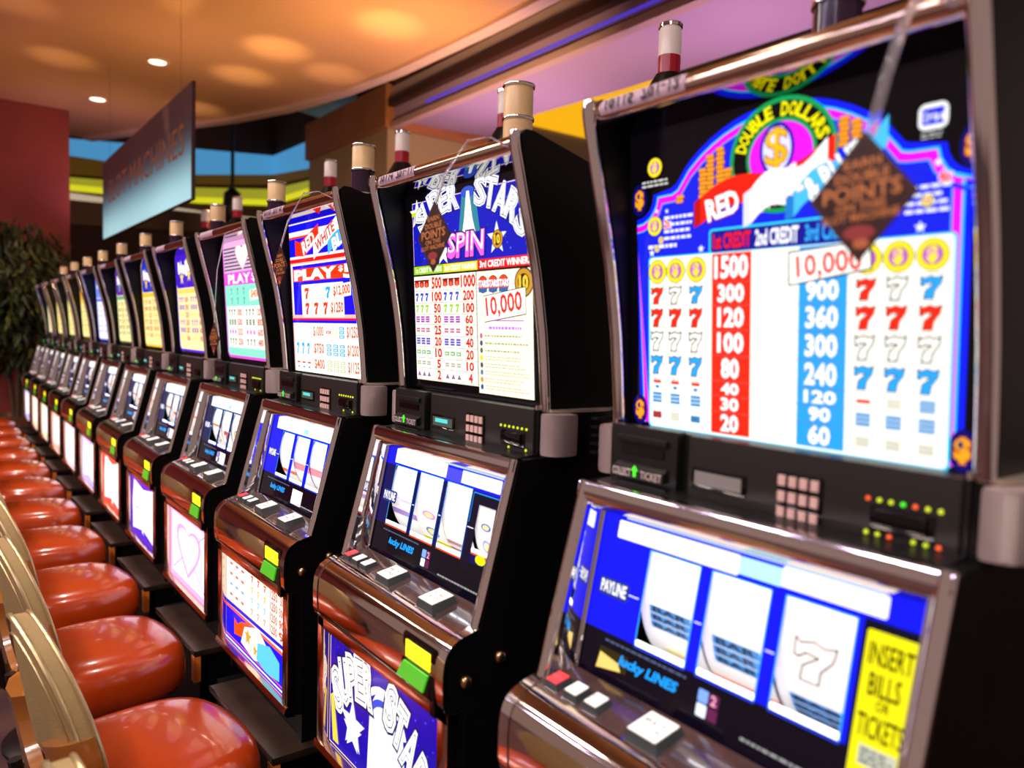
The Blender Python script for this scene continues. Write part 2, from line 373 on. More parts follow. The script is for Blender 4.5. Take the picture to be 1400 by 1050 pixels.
    for i in range(8):
        zt, zb = Z[i], Z[i+1]; h = (zt-zb); a, b = zb+h*.16, zt-h*.12; wd = {4: .027, 3: .021, 2: .014}
        A.text(nums[i], -.067-wd[len(nums[i])], -.067+wd[len(nums[i])], a, b, 'ffffff', 11, .04, out='400000', ow=.018)
        if n3[i]: A.text(n3[i], .071-wd[len(n3[i])], .071+wd[len(n3[i])], a, b, 'ffffff', 11, .04, out='003040', ow=.018)
        if n2[i] and i > 3: A.text(n2[i], -.008, .012, a+.003, b-.003, 'e8e0c8', 11, .0)
        for side, xs, sc in ((0, (-.203, -.167, -.128), 1), (1, (.128, .165, .203), 1.0)):
            for j, x in enumerate(xs):
                zc = (zt+zb)/2
                if i == 0: yellow_ring(A, x, zc, .0185, 11)
                elif i <= 4:
                    c = {1: ('f02a14', 'fffdf2', '28a0f0'), 2: ('f02a14',)*3, 3: ('fffdf2',)*3, 4: ('28a0f0',)*3}[i][j]
                    A.seven(x, zc, .024, h*.80, c, 11, '202020' if c != 'fffdf2' else '282620', .0014 if c != 'fffdf2' else .0021)
                elif i == 5 and not side: A.rect(x-.008, x+.008, zc, zc+.005, 'd83020', 11); A.rect(x-.004, x+.004, zc-.008, zc-.003, '3080c8', 11); A.lines(x-.007, x+.007, zc+.005, zc+.009, 1, '808080', 11)
                elif i == 5: A.bars(x, zc, .018, (.006, .013, .015)[j], ('d02818', 'c8c4b0', '3088c8')[j], (1, 3, 3)[j], 11)
                elif i == 6: A.bars(x, zc, .019, .017, '3088c8', 3, 11)
                else: A.bars(x, zc, .018, .013, (('b82020', 'c8c4b0', '3088c8')[j] if not side else 'c0bca8'), (1, 3, 1)[j] if not side else 3, 11, '505050')
    # slanted prize plate
    for d_, c, l in ((.0022, '202020', 14), (0, 'fffdf5', 15)):
        A.poly([(.026-d_, 1.474-d_), (.133+d_, 1.490-d_), (.131+d_, 1.521+d_), (.025-d_, 1.514+d_)], c, l)
    A.text('10,000', .036, .122, 1.482, 1.512, 'e02820', 16, .02, .07)
    return A.mesh('top_glass', M_['art'])

def art_stars():
    A = Art(UP); A.rect(-.262, .262, 1.268, 1.735, '060408', 0, 4)
    A.rect(-.231, .219, 1.552, 1.695, 'e8c0f0', 1); A.rect(-.229, .217, 1.552, 1.693, '1418b0', 2)
    for _ in range(60): A.star(random.uniform(-.22, .21), random.uniform(1.56, 1.68), random.uniform(.001, .003), '6080ff', 3)
    # tower of light in the middle
    A.poly([(-.035, 1.61), (.045, 1.61), (.030, 1.69), (-.02, 1.69)], '308090', 4); A.disc(.003, 1.693, .026, .012, '3050c0', 4)
    A.poly([(-.022, 1.605), (.030, 1.605), (.018, 1.64), (.008, 1.695), (-.002, 1.695), (-.012, 1.64)], 'fffff8', 5)
    for i, (ch, x, z, rot, h) in enumerate((('S', -.190, 1.655, .65, .045), ('U', -.160, 1.672, .5, .05), ('P', -.128, 1.684, .35, .052), ('E', -.093, 1.689, .22, .052), ('R', -.056, 1.693, .08, .054),
        ('S', .050, 1.690, -.12, .054), ('T', .086, 1.683, -.28, .056), ('A', .122, 1.667, -.42, .056), ('R', .158, 1.648, -.55, .054), ('S', .190, 1.615, -.7, .050))):
        wv = .034; A.text(ch, x-wv/2, x+wv/2, z-h/2, z+h/2, '101870', 6, .10, rot); A.text(ch, x-wv/2, x+wv/2, z-h/2, z+h/2, 'ffffff', 7, .065, rot)
        A.text(ch, x-wv/2, x+wv/2, z-h/2, z+h/2, '202a80', 8, .03, rot); A.text(ch, x-wv/2, x+wv/2, z-h/2, z+h/2, 'fffff4', 9, .008, rot)
    A.text('SPIN', -.075, .058, 1.562, 1.610, '301050', 10, .09, .0, .1); A.text('SPIN', -.075, .058, 1.562, 1.610, 'f060d8', 11, .05, 0, .1); A.text('SPIN', -.075, .058, 1.572, 1.612, 'ffe0ff', 12, .0, 0, .1)
    A.star(.104, 1.590, .034, 'f4f4ff', 5); A.disc(.106, 1.588, .019, .019, '101030', 6, 24); A.disc(.106, 1.588, .0175, .0175, 'c88820', 7, 24); A.disc(.106, 1.588, .0125, .0125, '403008', 8, 24); A.text('10', .097, .115, 1.580, 1.596, 'f0c830', 9, .05)
    A.star(-.208, 1.668, .034, 'f8f8e0', 5); A.poly([(-.232, 1.664), (-.186, 1.668), (-.186, 1.676), (-.232, 1.672)], 'c8c820', 6)
    A.star(-.10, 1.575, .030, 'f0e8e0', 4)
    A.rect(-.231, -.10, 1.531, 1.550, '90c020', 4); A.rect(-.10, .033, 1.531, 1.550, 'd8d030', 4); A.rect(.033, .218, 1.531, 1.552, 'e01c18', 4)
    A.text('1st CREDIT WINNERS', -.222, -.108, 1.535, 1.546, 'f4ffe0', 5, .03); A.text('2nd CREDIT WINNERS', -.095, .028, 1.535, 1.546, 'fffff0', 5, .03); A.text('3rd CREDIT WINNERS', .042, .212, 1.535, 1.548, 'ffffff', 5, .03)
    Z = [1.526, 1.493, 1.466, 1.440, 1.417, 1.391, 1.366, 1.340, 1.316, 1.290]
    A.rect(-.231, .029, 1.288, 1.527, 'fffbe8', 4); A.rect(.030, .216, 1.275, 1.527, 'fff9dc', 4)
    nl = ['500', '100', '50', '30', '25', '20', '10', '5', '2']; nr = ['1000', '200', '100', '60', '50', '40', '20', '10', '4']
    cols = ['c02020', '2040c0', '90c830', 'a040b0', 'c07090', '6050c0', '50a030', 'b0b0a0', '906090']
    for i in range(9):
        zt, zb = Z[i], Z[i+1]; zc = (zt+zb)/2; h = zt-zb
        A.rect(-.229, .027, zb-.0004, zb+.0004, '504030', 6)
        for xs, num, nx in (((-.218, -.196, -.174), nl[i], -.128), ((-.094, -.070, -.046), nr[i], .000)):
            for x in xs:
                if i == 0: A.rrect(x-.010, x+.010, zc-.008, zc+.005, .003, 'b01818', 6); A.disc(x, zc-.004, .006, .006, 'e06040', 7, 10); A.rect(x-.011, x+.011, zc+.005, zc+.009, '801010', 6)
                elif i in (1, 2): A.seven(x, zc, .014, h*.72, cols[i], 6, None)
                elif i == 8: A.poly([(x-.008, zc-.006), (x+.008, zc-.006), (x, zc+.006)], cols[i], 6)
                else: A.bars(x, zc, .017, h*(.66 if i in (3, 5) else .42), cols[i], 3 if i in (3, 5) else (1 if i == 6 else 2), 6)
            wn = .0075*len(num); A.text(num, nx-wn, nx+wn*.8, zb+h*.14, zt-h*.12, 'd82818', 7, .04)
    A.rect(.0265, .0285, 1.29, 1.527, '202020', 6)
    for k, x in enumerate((.052, .088, .124)):
        A.disc(x, 1.500, .019, .018, '202020', 6, 20); A.disc(x, 1.500, .0175, .0165, 'e04020', 7, 20); A.rect(x-.015, x+.015, 1.484, 1.492, '3060a0', 8); A.text('STARS', x-.018, x+.018, 1.495, 1.508, 'f4f4f0', 9, .05, 0, out='2040a0', ow=.03)
    A.disc(.190, 1.500, .030, .029, '202040', 6, 24); A.disc(.190, 1.500, .027, .026, 'c89020', 7, 24); A.disc(.190, 1.500, .018, .017, '302820', 8, 24); A.text('10', .177, .203, 1.488, 1.512, 'f0c830', 9, .05)
    A.poly([(.057, 1.422), (.197, 1.438), (.197, 1.492), (.055, 1.477)], '403020', 10); A.poly([(.0585, 1.424), (.1955, 1.440), (.1955, 1.490), (.0565, 1.4755)], 'fffbf0', 11)
    A.text('10,000', .064, .184, 1.436, 1.478, 'e82818', 12, .02, .1)
    A.rect(.09, .190, 1.425, 1.4275, 'c060c0', 11)
    A.lines(.07, .205, 1.405, 1.418, 1, 'c080e0', 6); cc = ['d06090', '405060', '60704a', 'e8d820', '505050', '4a80a0', 'e89030', '3050a0']
    for i in range(8):
        z = 1.395-i*.0152; A.disc(.042, z, .0055, .006, cc[i], 6, 12); A.lines(.055, .208 if i < 3 or i > 4 else .19, z-.006, z+.006, 1 if i < 3 else 2, ('e0a070' if i > 4 else 'a8a878'), 6, .3)
    return A.mesh('top_glass', M_['art'])

def art_play5():
    A = Art(UP); A.rect(-.262, .262, 1.268, 1.735, '060408', 0, 4)
    def sl(z0, z1, c, lay): A.rect(-.240, .240, z0, z1, c, lay)
    A.rect(-.240, .240, 1.268, 1.733, 'f4b8b0', 1)
    sl(1.712, 1.728, 'fff8f0', 2); sl(1.690, 1.711, '1010f0', 2); sl(1.675, 1.689, 'f8e8e0', 2); sl(1.669, 1.675, 'f03020', 3); sl(1.616, 1.669, '1010f0', 2); sl(1.600, 1.615, 'fff8f0', 2); sl(1.5965, 1.608, 'e81818', 3)
    A.rect(-.232, .240, 1.44, 1.592, 'fff8f0', 3); A.rect(-.224, .240, 1.44, 1.588, '1a10e8', 4)
    def rib(x0, z0, x1, z1, h, c, lay):
        n = 8; T = []; B = []
        for k in range(n+1):
            t = k/n; x = x0+(x1-x0)*t; z = z0+(z1-z0)*t+.006*math.sin(t*2*PI); T.append((x, z+h/2)); B.append((x, z-h/2))
        A.raw(T+B, [[k, n+1+k, n+2+k, k+1] for k in range(n)], c, lay)
    A.poly([(-.195, 1.618), (-.195, 1.665), (-.16, 1.655), (-.13, 1.663), (-.02, 1.70), (-.02, 1.655), (-.13, 1.613)], 'f83010', 5)
    rib(-.06, 1.625, .13, 1.70, .050, 'ffffff', 6); rib(.04, 1.625, .225, 1.69, .036, '48b0e8', 7)
    A.text('RED', -.14, -.05, 1.632, 1.668, 'fff0e8', 8, .04, .35); A.text('WHITE', -.045, .09, 1.645, 1.675, 'f03818', 8, .03, .4); A.text('BLUE', .07, .20, 1.637, 1.670, 'ffffff', 8, .05, .35, out='2878c0', ow=.03)
    A.rect(-.222, .222, 1.540, 1.578, 'f83a14', 5); A.text('PLAY', -.205, .075, 1.545, 1.573, 'fff8e8', 6, .06); A.text('$', .105, .130, 1.557, 1.574, 'fff8e8', 6, .03); A.text('5', .140, .205, 1.541, 1.575, 'fff8e8', 6, .05)
    A.rrect(-.160, .130, 1.434, 1.530, .006, 'fffbf0', 6)
    for x, c in ((-.120, 'f03a18'), (.030, '30a8e0')): A.seven(x, 1.504, .032, .034, c, 7, None)
    for x in (-.120, -.055, .010): A.seven(x, 1.459, .030, .036, 'f03a18', 7, None)
    A.poly([(.060, 1.484), (.175, 1.492), (.175, 1.528), (.060, 1.522)], 'fffbf0', 7); A.text('$12,000', .065, .17, 1.492, 1.520, 'f05020', 8, .03, .05); A.text('$1250', .045, .125, 1.443, 1.474, 'f05020', 8, .03)
    sl(1.424, 1.430, 'e8103a', 5); sl(1.416, 1.424, '1a10e8', 5); A.rrect(-.230, .215, 1.268, 1.416, .006, 'fffbf0', 6); A.rect(.216, .240, 1.268, 1.42, '5018c0', 5)
    for i, (zc, a, b) in enumerate(((1.390, '$1000', '$1250'), (1.340, '$750', '$1200'), (1.294, '$400', '$1125'))):
        A.text(a, -.085, -.015, zc-.016, zc+.016, 'f05a28', 7, .02); A.text(b, .140, .208, zc-.017, zc+.017, 'f05a28', 7, .02)
        for j, x in enumerate((-.205, -.165, -.125)):
            if i == 1: A.seven(x, zc, .020, .036, '38a8e0', 7, None)
            elif i == 2: A.rect(x-.012, x+.012, zc, zc+.005, 'e84828', 7); A.rect(x-.007, x+.007, zc-.014, zc-.009, '3890c8', 7); A.lines(x-.01, x+.01, zc+.010, zc+.014, 1, 'a0c080', 7)
        for j, x in enumerate((.020, .065, .108)):
            c = (('e84828', 'd8dcb0', '38a8e0'), ('38a8e0',)*3, ('c0c890',)*3)[i][j]
            A.bars(x, zc, .032, .034 if not (i == 0 and j == 0) else .010, c, 3 if not (i == 0 and j == 0) else 1, 7)
    return A.mesh('top_glass', M_['art'])

def art_generic(head, body, acc, title, ink, border=None, heart=False):
    A = Art(UP); A.rect(-.262, .262, 1.268, 1.735, '060408', 0, 4)
    A.rrect(-.225, .225, 1.28, 1.722, .03, border or head, 1)
    A.rrect(-.215, .215, 1.290, 1.715, .025, body, 2)
    A.rrect(-.215, .215, 1.565, 1.715, .025, head, 3)
    if heart:
        for k in range(7): A.rect(-.21, .21, 1.608+k*.013, 1.614+k*.013, '306050', 4)
        for c, r_, l in (('e8b0c0', .062, 5), ('fffff4', .052, 6)):
            A.poly([(r_*1.25*math.sin(t)**3, 1.66+r_*.85*(.9*math.cos(t)-.35*math.cos(2*t)-.12*math.cos(3*t))) for t in [2*PI*k/30 for k in range(30)]], c, l)
        A.rect(-.215, .215, 1.553, 1.600, 'e050d0', 5); A.text('PLAY', -.17, .07, 1.560, 1.592, 'fff0ff', 6, .04); A.text('$5', .09, .18, 1.560, 1.592, 'fff0ff', 6, .02)
        A.rect(-.215, .215, 1.300, 1.553, '88e0c8', 3)
        for r0 in range(2):
            for k in range(3): A.seven(-.14+k*.07, 1.53-r0*.035, .022, .026, '70a898', 4, None)
        A.poly([(.06, 1.492), (.19, 1.50), (.19, 1.54), (.06, 1.53)], 'fff0e0', 5); A.text('$4000', .075, .18, 1.502, 1.53, 'f08050', 6, .03)
        A.rrect(-.20, .20, 1.32, 1.475, .006, 'fff8ea', 4)
    else:
        for k, (x, z) in enumerate(((-.12, 1.655), (-.02, 1.675), (.09, 1.655), (.0, 1.62), (.12, 1.61), (-.12, 1.61))): A.star(x, z, .035, acc if k % 2 else 'fff8ff', 4)
        for q in range(9): A.rrect(-.175+q*.040, -.145+q*.040, 1.628+.012*math.sin(q*1.7), 1.672+.010*math.cos(q*2.1), .008, 'fffaf4', 6)
        A.rect(-.21, .21, 1.540, 1.560, acc, 4)
    zt = 1.470 if heart else 1.53
    n = 4 if heart else 6; hh = (zt-1.325)/n
    for i in range(n):
        zc = zt-(i+.5)*hh
        for xs in ((-.175, -.145, -.115), (.02, .055, .09)):
            for x in xs:
                if i % 3 == 0: A.seven(x, zc, .018, hh*.7, ink, 6, None)
                elif i % 3 == 1: A.bars(x, zc, .022, hh*.6, ink, 3, 6, body)
                else: A.disc(x, zc, .009, .009, acc, 6, 10)
        A.text(str(1000//(i+1)), -.085, -.035, zc-hh*.32, zc+hh*.32, 'e05030', 7, .03); A.text(str(2400//(i+2)), .13, .18, zc-hh*.32, zc+hh*.32, 'e05030', 7, .03)
    return A.mesh('top_glass', M_['art'])

# ---- reel glasses (panel with real windows) and reels
def grid_holes(A, x0, x1, z0, z1, holes, col, lay):
    X = sorted({x0, x1, *[h[0] for h in holes], *[h[1] for h in holes]}); Z = sorted({z0, z1, *[h[2] for h in holes], *[h[3] for h in holes]})
    for a, b in zip(X, X[1:]):
        for c, d_ in zip(Z, Z[1:]):
            mx, mz = (a+b)/2, (c+d_)/2
            if not any(h[0] < mx < h[1] and h[2] < mz < h[3] for h in holes): A.rect(a, b, c, d_, col(mz) if callable(col) else col, lay)
WIN1 = [(-.142, -.052, .957, 1.091), (-.030, .059, .957, 1.091), (.082, .171, .957, 1.091)]
WIN2 = [(-.198, -.103, .960, 1.091), (-.085, .007, .958, 1.092), (.026, .116, .958, 1.091), (.148, .203, .977, 1.067)]
WIN3 = [(-.150, -.062, .960, 1.088), (-.040, .050, .960, 1.088), (.074, .164, .960, 1.088)]
def art_reel(kind):
    A = Art(RG); wins = {1: WIN1, 2: WIN2}.get(kind, WIN3)
    blue = '0c14e8' if kind != 4 else '101848'
    low = '0a0512'
    grid_holes(A, -.247, .247, .885, 1.140, wins, lambda z: blue if z > .957 and (kind != 2 or z > 1.09) else ('0a0a50' if z > .957 else low), 0)
    for i, (a, b, c, d_) in enumerate(wins):
        for q in ((a-.0018, a, c, d_), (b, b+.0018, c, d_), (a-.0018, b+.0018, d_, d_+.0018)): A.rect(*q, '40b0ff', 1)
        A.rect(a-.0018, b+.0018, c-.003, c, 'f04818' if kind == 2 else '2040e0', 1)
        if i < 3 and (i < len(wins)-1): A.rect(b+.005, wins[i+1][0]-.005, 1.0195, 1.0212, 'f0f0ff', 2)
    if kind == 1:
        A.rrect(-.213, .008, 1.096, 1.122, .003, 'ffffff', 2); A.rrect(.071, .204, 1.100, 1.125, .003, 'ffffff', 2); A.rect(.008, .071, 1.099, 1.121, 'b8f4ff', 1); A.rect(-.20, .20, 1.126, 1.131, 'c8e4ff', 1)
        A.rect(.180, .247, .885, 1.096, '080820', 1); A.rrect(.185, .243, .930, 1.086, .003, 'f0e410', 2)
        for t, z0, z1, x0, x1 in (('INSERT', 1.050, 1.074, .190, .239), ('BILLS', 1.018, 1.042, .195, .230), ('OR', 1.004, 1.015, .206, .221), ('TICKETS', .974, .998, .189, .239)): A.text(t, x0, x1, z0, z1, '101000', 3, .015)
        A.rect(.195, .236, .945, .966, 'c0c0b0', 3); A.lines(.197, .234, .947, .964, 3, '404040', 4)
    elif kind == 2:
        A.rrect(-.207, .014, 1.097, 1.129, .002, 'ffffff', 2); A.rrect(.072, .208, 1.097, 1.122, .002, 'ffffff', 2); A.rect(.014, .072, 1.095, 1.120, '4848e8', 1); A.rect(.0, .21, 1.125, 1.131, 'b0d0ff', 2)
        A.rect(.123, .148, .94, 1.088, '0a0820', 1); A.rect(.203, .216, .94, 1.088, '0a0820', 1); A.rect(.123, .216, 1.067, 1.088, '0a0820', 1); A.rect(.123, .216, 1.0865, 1.0885, '2090ff', 2); A.rect(.123, .1245, 1.03, 1.0885, '2090ff', 2)
        A.disc(.184, .969, .017, .009, 'f0f000', 3, 16)
    else:
        A.rrect(-.205, .228, 1.094, 1.133, .003, 'ffffff', 2); A.rect(.00, .03, 1.100, 1.113, 'a0f0f0', 3)
        A.rect(-.062, -.040, 1.0195, 1.0212, 'f0f0ff', 2)
        A.rrect(.000, .070, .905, .945, .003, 'ffffff', 2)
    if kind != 3:
        for i in range(2):
            for j in range(2):
                A.rrect(-.021+.0175*j, -.005+.0175*j, .909+.018*i, .925+.018*i, .002, ('e8f4ff', '80a8ff')[(i+j) % 2] if j == 0 else '60204a', 2)
        A.text('2', .000, .008, .929, .941, 'f0a0c0', 3, .03)
    A.rrect(-.232, -.170, 1.008, 1.034, .004, '203080', 2); A.text('PAYLINE', -.228, -.176, 1.013, 1.030, 'ffffff', 3, .03); A.rect(-.170, -.150, 1.0195, 1.0212, 'f0f0ff', 2)
    A.text('lucky LINES', -.165, -.058, .918, .935, '18a0ff', 2, .04, 0.0, .3)
    A.lines(-.20, -.02, .944, .950, 1, '506080', 2); A.lines(.05, .20, .905, .912, 1, 'a0a0a0', 2)
    if kind == 1: A.poly([(-.212, .902), (-.150, .912), (-.150, .936), (-.208, .936)], '302808', 1); A.poly([(-.210, .904), (-.160, .912), (-.168, .922), (-.206, .928)], 'f8d070', 2)
    return A.mesh('reel_glass', M_['art'])
RR = .13; RC = (.0, 1.024)
def reel_map(x0):
    cy = RG(0, 1.024, 0)[1]+.006+RR
    def f(x, t, l):
        a = t/RR-.2; return (x, cy-(RR+l)*math.cos(a), 1.024+(RR+l)*math.sin(a))
    return f
def reel_mesh(win, syms, key):
    def mk():
        A = Art(reel_map(0)); a, b, c, d_ = win; a -= .010; b += .008
        for k in range(22):
            t0 = -.100+k*.26/22; A.rect(a, b, t0, t0+.26/22, 'fffaf0', 0)
        cx = (win[0]+win[1])/2; wd = win[1]-win[0]
        for s, t, h, c1 in syms:
            if s == 'bar3':
                for i in range(3):
                    tc = t+h/2-h/3*(i+.5); A.rect(cx-wd*.42, cx+wd*.42, tc-h*.15, tc+h*.15, c1, 2); A.text('BAR', cx-wd*.34, cx+wd*.34, tc-h*.11, tc+h*.11, '203048', 4, .03)
            elif s == '7': A.seven(cx, t, wd*.6, h, c1, 2, '303030', .0022)
            elif s == 'band': A.rect(a, b, t-h/2, t+h/2, c1, 2)
            elif s == 'disc': A.disc(cx, t, wd*.3, h/2, c1, 2, 20); A.disc(cx, t, wd*.2, h/3, 'f8e0a0', 4, 18)
        return A.mesh('reel', M_['reel'])
    return cached(('reel', key), mk)
# ---- belly glasses
def art_belly(kind):
    A = Art(BG); A.rect(-.247, .247, .452, .722, '100818', 0)
    if kind == 2:
        A.rect(-.242, .242, .458, .717, 'f0d8ff', 1); A.rect(-.239, .239, .461, .714, '2010a0', 2)
        for _ in range(60): A.star(random.uniform(-.23, .23), random.uniform(.47, .71), random.uniform(.0015, .004), '5050ff', 3)
        A.poly([(-.05, .47), (.12, .47), (.10, .62), (.0, .68), (-.04, .62)], 'e8f4ff', 4); A.band(.02, .58, .10, .10, .085, .085, 20, 160, 'ffffff', 4); A.band(.02, .58, .075, .075, .06, .06, 20, 160, '3050d0', 4)
        for i, (ch, x, z, rot) in enumerate((('S', -.200, .595, .4), ('U', -.165, .625, .3), ('P', -.128, .648, .2), ('E', -.090, .660, .1), ('R', -.052, .662, -.02), ('S', .05, .655, -.2), ('T', .09, .635, -.35), ('A', .13, .605, -.45), ('R', .165, .57, -.6), ('S', .195, .53, -.7))):
            for c, o_, l in (('181850', .16, 5), ('ffffff', .11, 6), ('303050', .035, 7), ('fffff4', .01, 8)): A.text(ch, x-.016, x+.016, z-.040, z+.040, c, l, o_, rot)
        A.star(-.12, .545, .06, 'e0e8ff', 5); A.star(-.12, .53, .045, 'ffffff', 6); A.poly([(-.235, .57), (-.22, .58), (-.19, .47), (-.22, .47)], 'e8d040', 6)
    elif kind == 3:
        A.rect(-.245, .225, .455, .717, 'fffaf0', 1); A.poly([(-.245, .565), (.225, .572), (.225, .583), (-.245, .577)], '2018d0', 2); A.rect(-.245, .225, .455, .565, 'f06050', 2); A.rect(-.245, .225, .462, .556, '1a18e8', 3)
        for i in range(4):
            z = .695-i*.031
            for k, x in enumerate((-.20, -.15, -.10)): A.rect(x-.012, x+.012, z-.004, z+.004, ('e87050', 'e87050', '70b0d8', 'e87050')[i], 3)
            for k, x in enumerate((-.02, .03, .08)): A.seven(x, z, .018, .020, ('f06040', 'e8c060', '80c8e0', 'e0a080')[i], 3, None)
            A.text('1250', .12, .17, z-.011, z+.011, 'f06030', 3, .03)
            A.text(('1500', '300', '90', '9')[i], .185, .218, z-.011, z+.011, 'f05020', 3, .03)
        A.poly([(-.17, .49), (-.17, .54), (-.14, .53), (-.11, .545), (-.04, .56), (-.04, .51)], 'f85010', 4); A.poly([(-.11, .485), (-.08, .54), (.03, .57), (.10, .54), (.08, .49), (.0, .47)], 'fffcf4', 5); A.poly([(.02, .48), (.03, .53), (.12, .55), (.19, .53), (.19, .48), (.1, .47)], '60c8f8', 6)
        A.star(-.05, .52, .03, 'f8a030', 6); A.star(.01, .50, .02, 'f8a030', 6)
        A.rect(-.245, .225, .470, .474, 'f06050', 4); A.rect(-.245, .225, .455, .464, 'fff4f0', 4); A.rect(-.245, .225, .455, .459, '1a18e8', 5)
    elif kind == 4:
        A.rect(-.245, .235, .455, .717, 'f0b0e8', 1); A.rect(-.22, .215, .475, .700, 'fff4fc', 2)
        for c, k in (('f0a8e0', 1), ('ffffff', .82)): A.poly([(k*.12*math.sin(t)**3*1.3, .60+k*.095*(.95*math.cos(t)-.35*math.cos(2*t)-.12*math.cos(3*t))) for t in [2*PI*q/32 for q in range(32)]], c, 3 if k == 1 else 4)
        A.line([(-.2, .69), (.2, .49)], .006, 'f0a0d8', 3); A.line([(-.2, .49), (.2, .69)], .006, 'f0a0d8', 3)
    else:
        c1, c2 = {5: ('5828d0', 'fff8ff'), 6: ('f05040', 'fff8f4'), 7: ('c8b8ff', 'fdfaff'), 8: ('ffe0f8', 'ffffff'), 9: ('ffb0a0', 'ffffff'), 10: ('f0e0c0', 'ffffff'), 11: ('ffe0c0', 'fffaf0'), 12: ('b0b0ff', 'ffffff')}[kind]
        A.rect(-.245, .240, .455, .717, c1, 1); A.poly([(-.21, .475), (-.22, .60), (-.19, .70), (.0, .68), (.19, .705), (.22, .60), (.19, .475), (.0, .50)], c2, 2)
        for k in range(7): A.star(random.uniform(-.2, .2), random.uniform(.48, .69), .03, c2, 2)
        for k in range(4): A.star(random.uniform(-.16, .16), random.uniform(.52, .66), .010, c1, 3)
    return A.mesh('belly_glass', M_['art'])

# ------------------------------------------------------------------ machine parts (local space: x along the row, -y to the player)
EDGE = [(-.022, 1.752), (-.0235, 1.74), (-.020, 1.72), (-.012, 1.690), (-.002, 1.650), (.010, 1.605), (.022, 1.560), (.034, 1.510), (.044, 1.455), (.053, 1.40), (.059, 1.345), (.063, 1.300), (.066, 1.262)]
HW = .28; IW = .262
def curved_side():
    P = [(y+.008, z) for y, z in EDGE[2:]][::-1]
    return P+[(-.014, 1.735), (-.016, 1.748), (-.006, 1.757), (.010, 1.757), (.07, 1.742), (.17, 1.716), (.30, 1.67), (.42, 1.61), (.42, 1.262)]
LOW = [(.42, .35), (.42, 1.174), (.016, 1.174), (.005, 1.170), (.0005, 1.160), (-.078, .876), (-.098, .868), (-.118, .861), (-.132, .852), (-.140, .838), (-.142, .80), (-.142, .76), (-.137, .746), (-.126, .742), (-.126, .43), (-.10, .425), (-.10, .35)]
def m_upper_panel(sx):
    b = MB(); b.prism(curved_side(), sx*IW, sx*HW); return b.mesh('side_panel', [M_['black']])
def m_upper_core():
    b = MB(); b.prism([(.092, 1.262), (.066, 1.7135), (.0, 1.7215), (.0, 1.742), (.02, 1.752), (.07, 1.740), (.17, 1.714), (.30, 1.668), (.42, 1.608), (.42, 1.262)], -IW, IW); return b.mesh('upper_cabinet', [M_['gloss']])
def m_lower_panel(sx):
    b = MB(); b.prism(LOW, sx*IW, sx*HW); return b.mesh('side_panel', [M_['black']])
def m_lower_core():
    b = MB(); b.prism([(.42, .35), (.42, 1.262), (.09, 1.262), (.085, 1.174), (.04, 1.160), (.20, 1.14), (.20, .90), (-.03, .872), (-.09, .84), (-.118, .80), (-.118, .44), (-.09, .425), (-.09, .35)], -IW, IW); return b.mesh('lower_cabinet', [M_['black']])
def m_edge(sx):
    b = MB(); b.tube([(sx*.271, y-.001, z) for y, z in EDGE], .0115, 12, 0, .0085); b.box(sx*.262-.002, sx*.262+.002, .05, .07, 1.262, 1.27); return b.mesh('edge_trim', [M_['chrome']])
def m_mirror():
    b = MB(); b.prism([(.064, 1.7125), (-.004, 1.7205), (-.004, 1.7215), (.064, 1.7135)], -IW, IW); return b.mesh('mirror_strip', [mat('dark_mirror', (.30, .28, .28), .04, 1)])
def m_bar():
    b = MB(); b.tube([(x, -.004, 1.737) for x in (-.262, -.1, .1, .262)], .0165, 24, 0, up=Vector((0, 0, 1)))
    b.sheet([(.012, 1.746), (.03, 1.752), (.06, 1.747)], -.262, .262, 0, -.002)
    return b.mesh('top_bar', [M_['brown_tint']])
def m_neck():
    b = MB(); b.box(-.262, .262, .056, .11, 1.166, 1.2625, 0, .002); b.prism([(.0, 1.1745), (.06, 1.180), (.06, 1.172), (.0, 1.168)], -.262, .262); return b.mesh('neck_panel', [M_['satin']])
def m_printer():
    b = MB(); b.box(-.262, -.126, .040, .060, 1.168, 1.265, 0, .003)
    b.prism([(.040, 1.208), (.030, 1.200), (.034, 1.190), (.040, 1.186)], -.246, -.142, 0)
    b.box(-.246, -.142, .034, .041, 1.240, 1.250, 0, .002); b.box(-.250, -.138, .030, .041, 1.172, 1.180, 0, .002)
    return b.mesh('ticket_printer', [M_['satin']])
def m_printer_slot():
    b = MB(); b.box(-.238, -.150, .0375, .0402, 1.222, 1.234); return b.mesh('ticket_slot', [M_['gloss']])
def m_printer_text():
    A = Art(lambda x, z, l: (x, .0285-l, z)); 
    A.b.add([(x, y, z) for x in (-.246, -.142) for (y, z) in ((.029, 1.203), (.0285, 1.187), (.036, 1.187), (.036, 1.203))], [(0, 1, 5, 4), (0, 3, 2, 1), (4, 5, 6, 7), (1, 2, 6, 5), (0, 4, 7, 3)], 0, (.02, .016, .016))
    A.text('COLLECT', -.2445, -.206, 1.189, 1.2005, 'e8d8d0', 1, .02); A.text('TICKET', -.186, -.144, 1.189, 1.2005, 'd0c0b8', 1, .02); return A.mesh('printer_lettering', M_['print_'])
def m_arrow():
    b = MB(); b.prism([(-.199, 1.190), (-.195, 1.190), (-.195, 1.199), (-.191, 1.199), (-.197, 1.207), (-.203, 1.199), (-.199, 1.199)], .0265, .0285, 0, 'y'); return b.mesh('arrow_light', [M_['led_g']])
def m_printer_led():
    b = MB(); b.box(-.205, -.190, .0275, .031, 1.1725, 1.1765, 0, .0008); return b.mesh('status_light', [M_['led_g']])
def m_player():
    b = MB(); b.box(-.112, .256, .049, .058, 1.170, 1.262, 0, .002); return b.mesh('player_panel', [M_['satin2']])
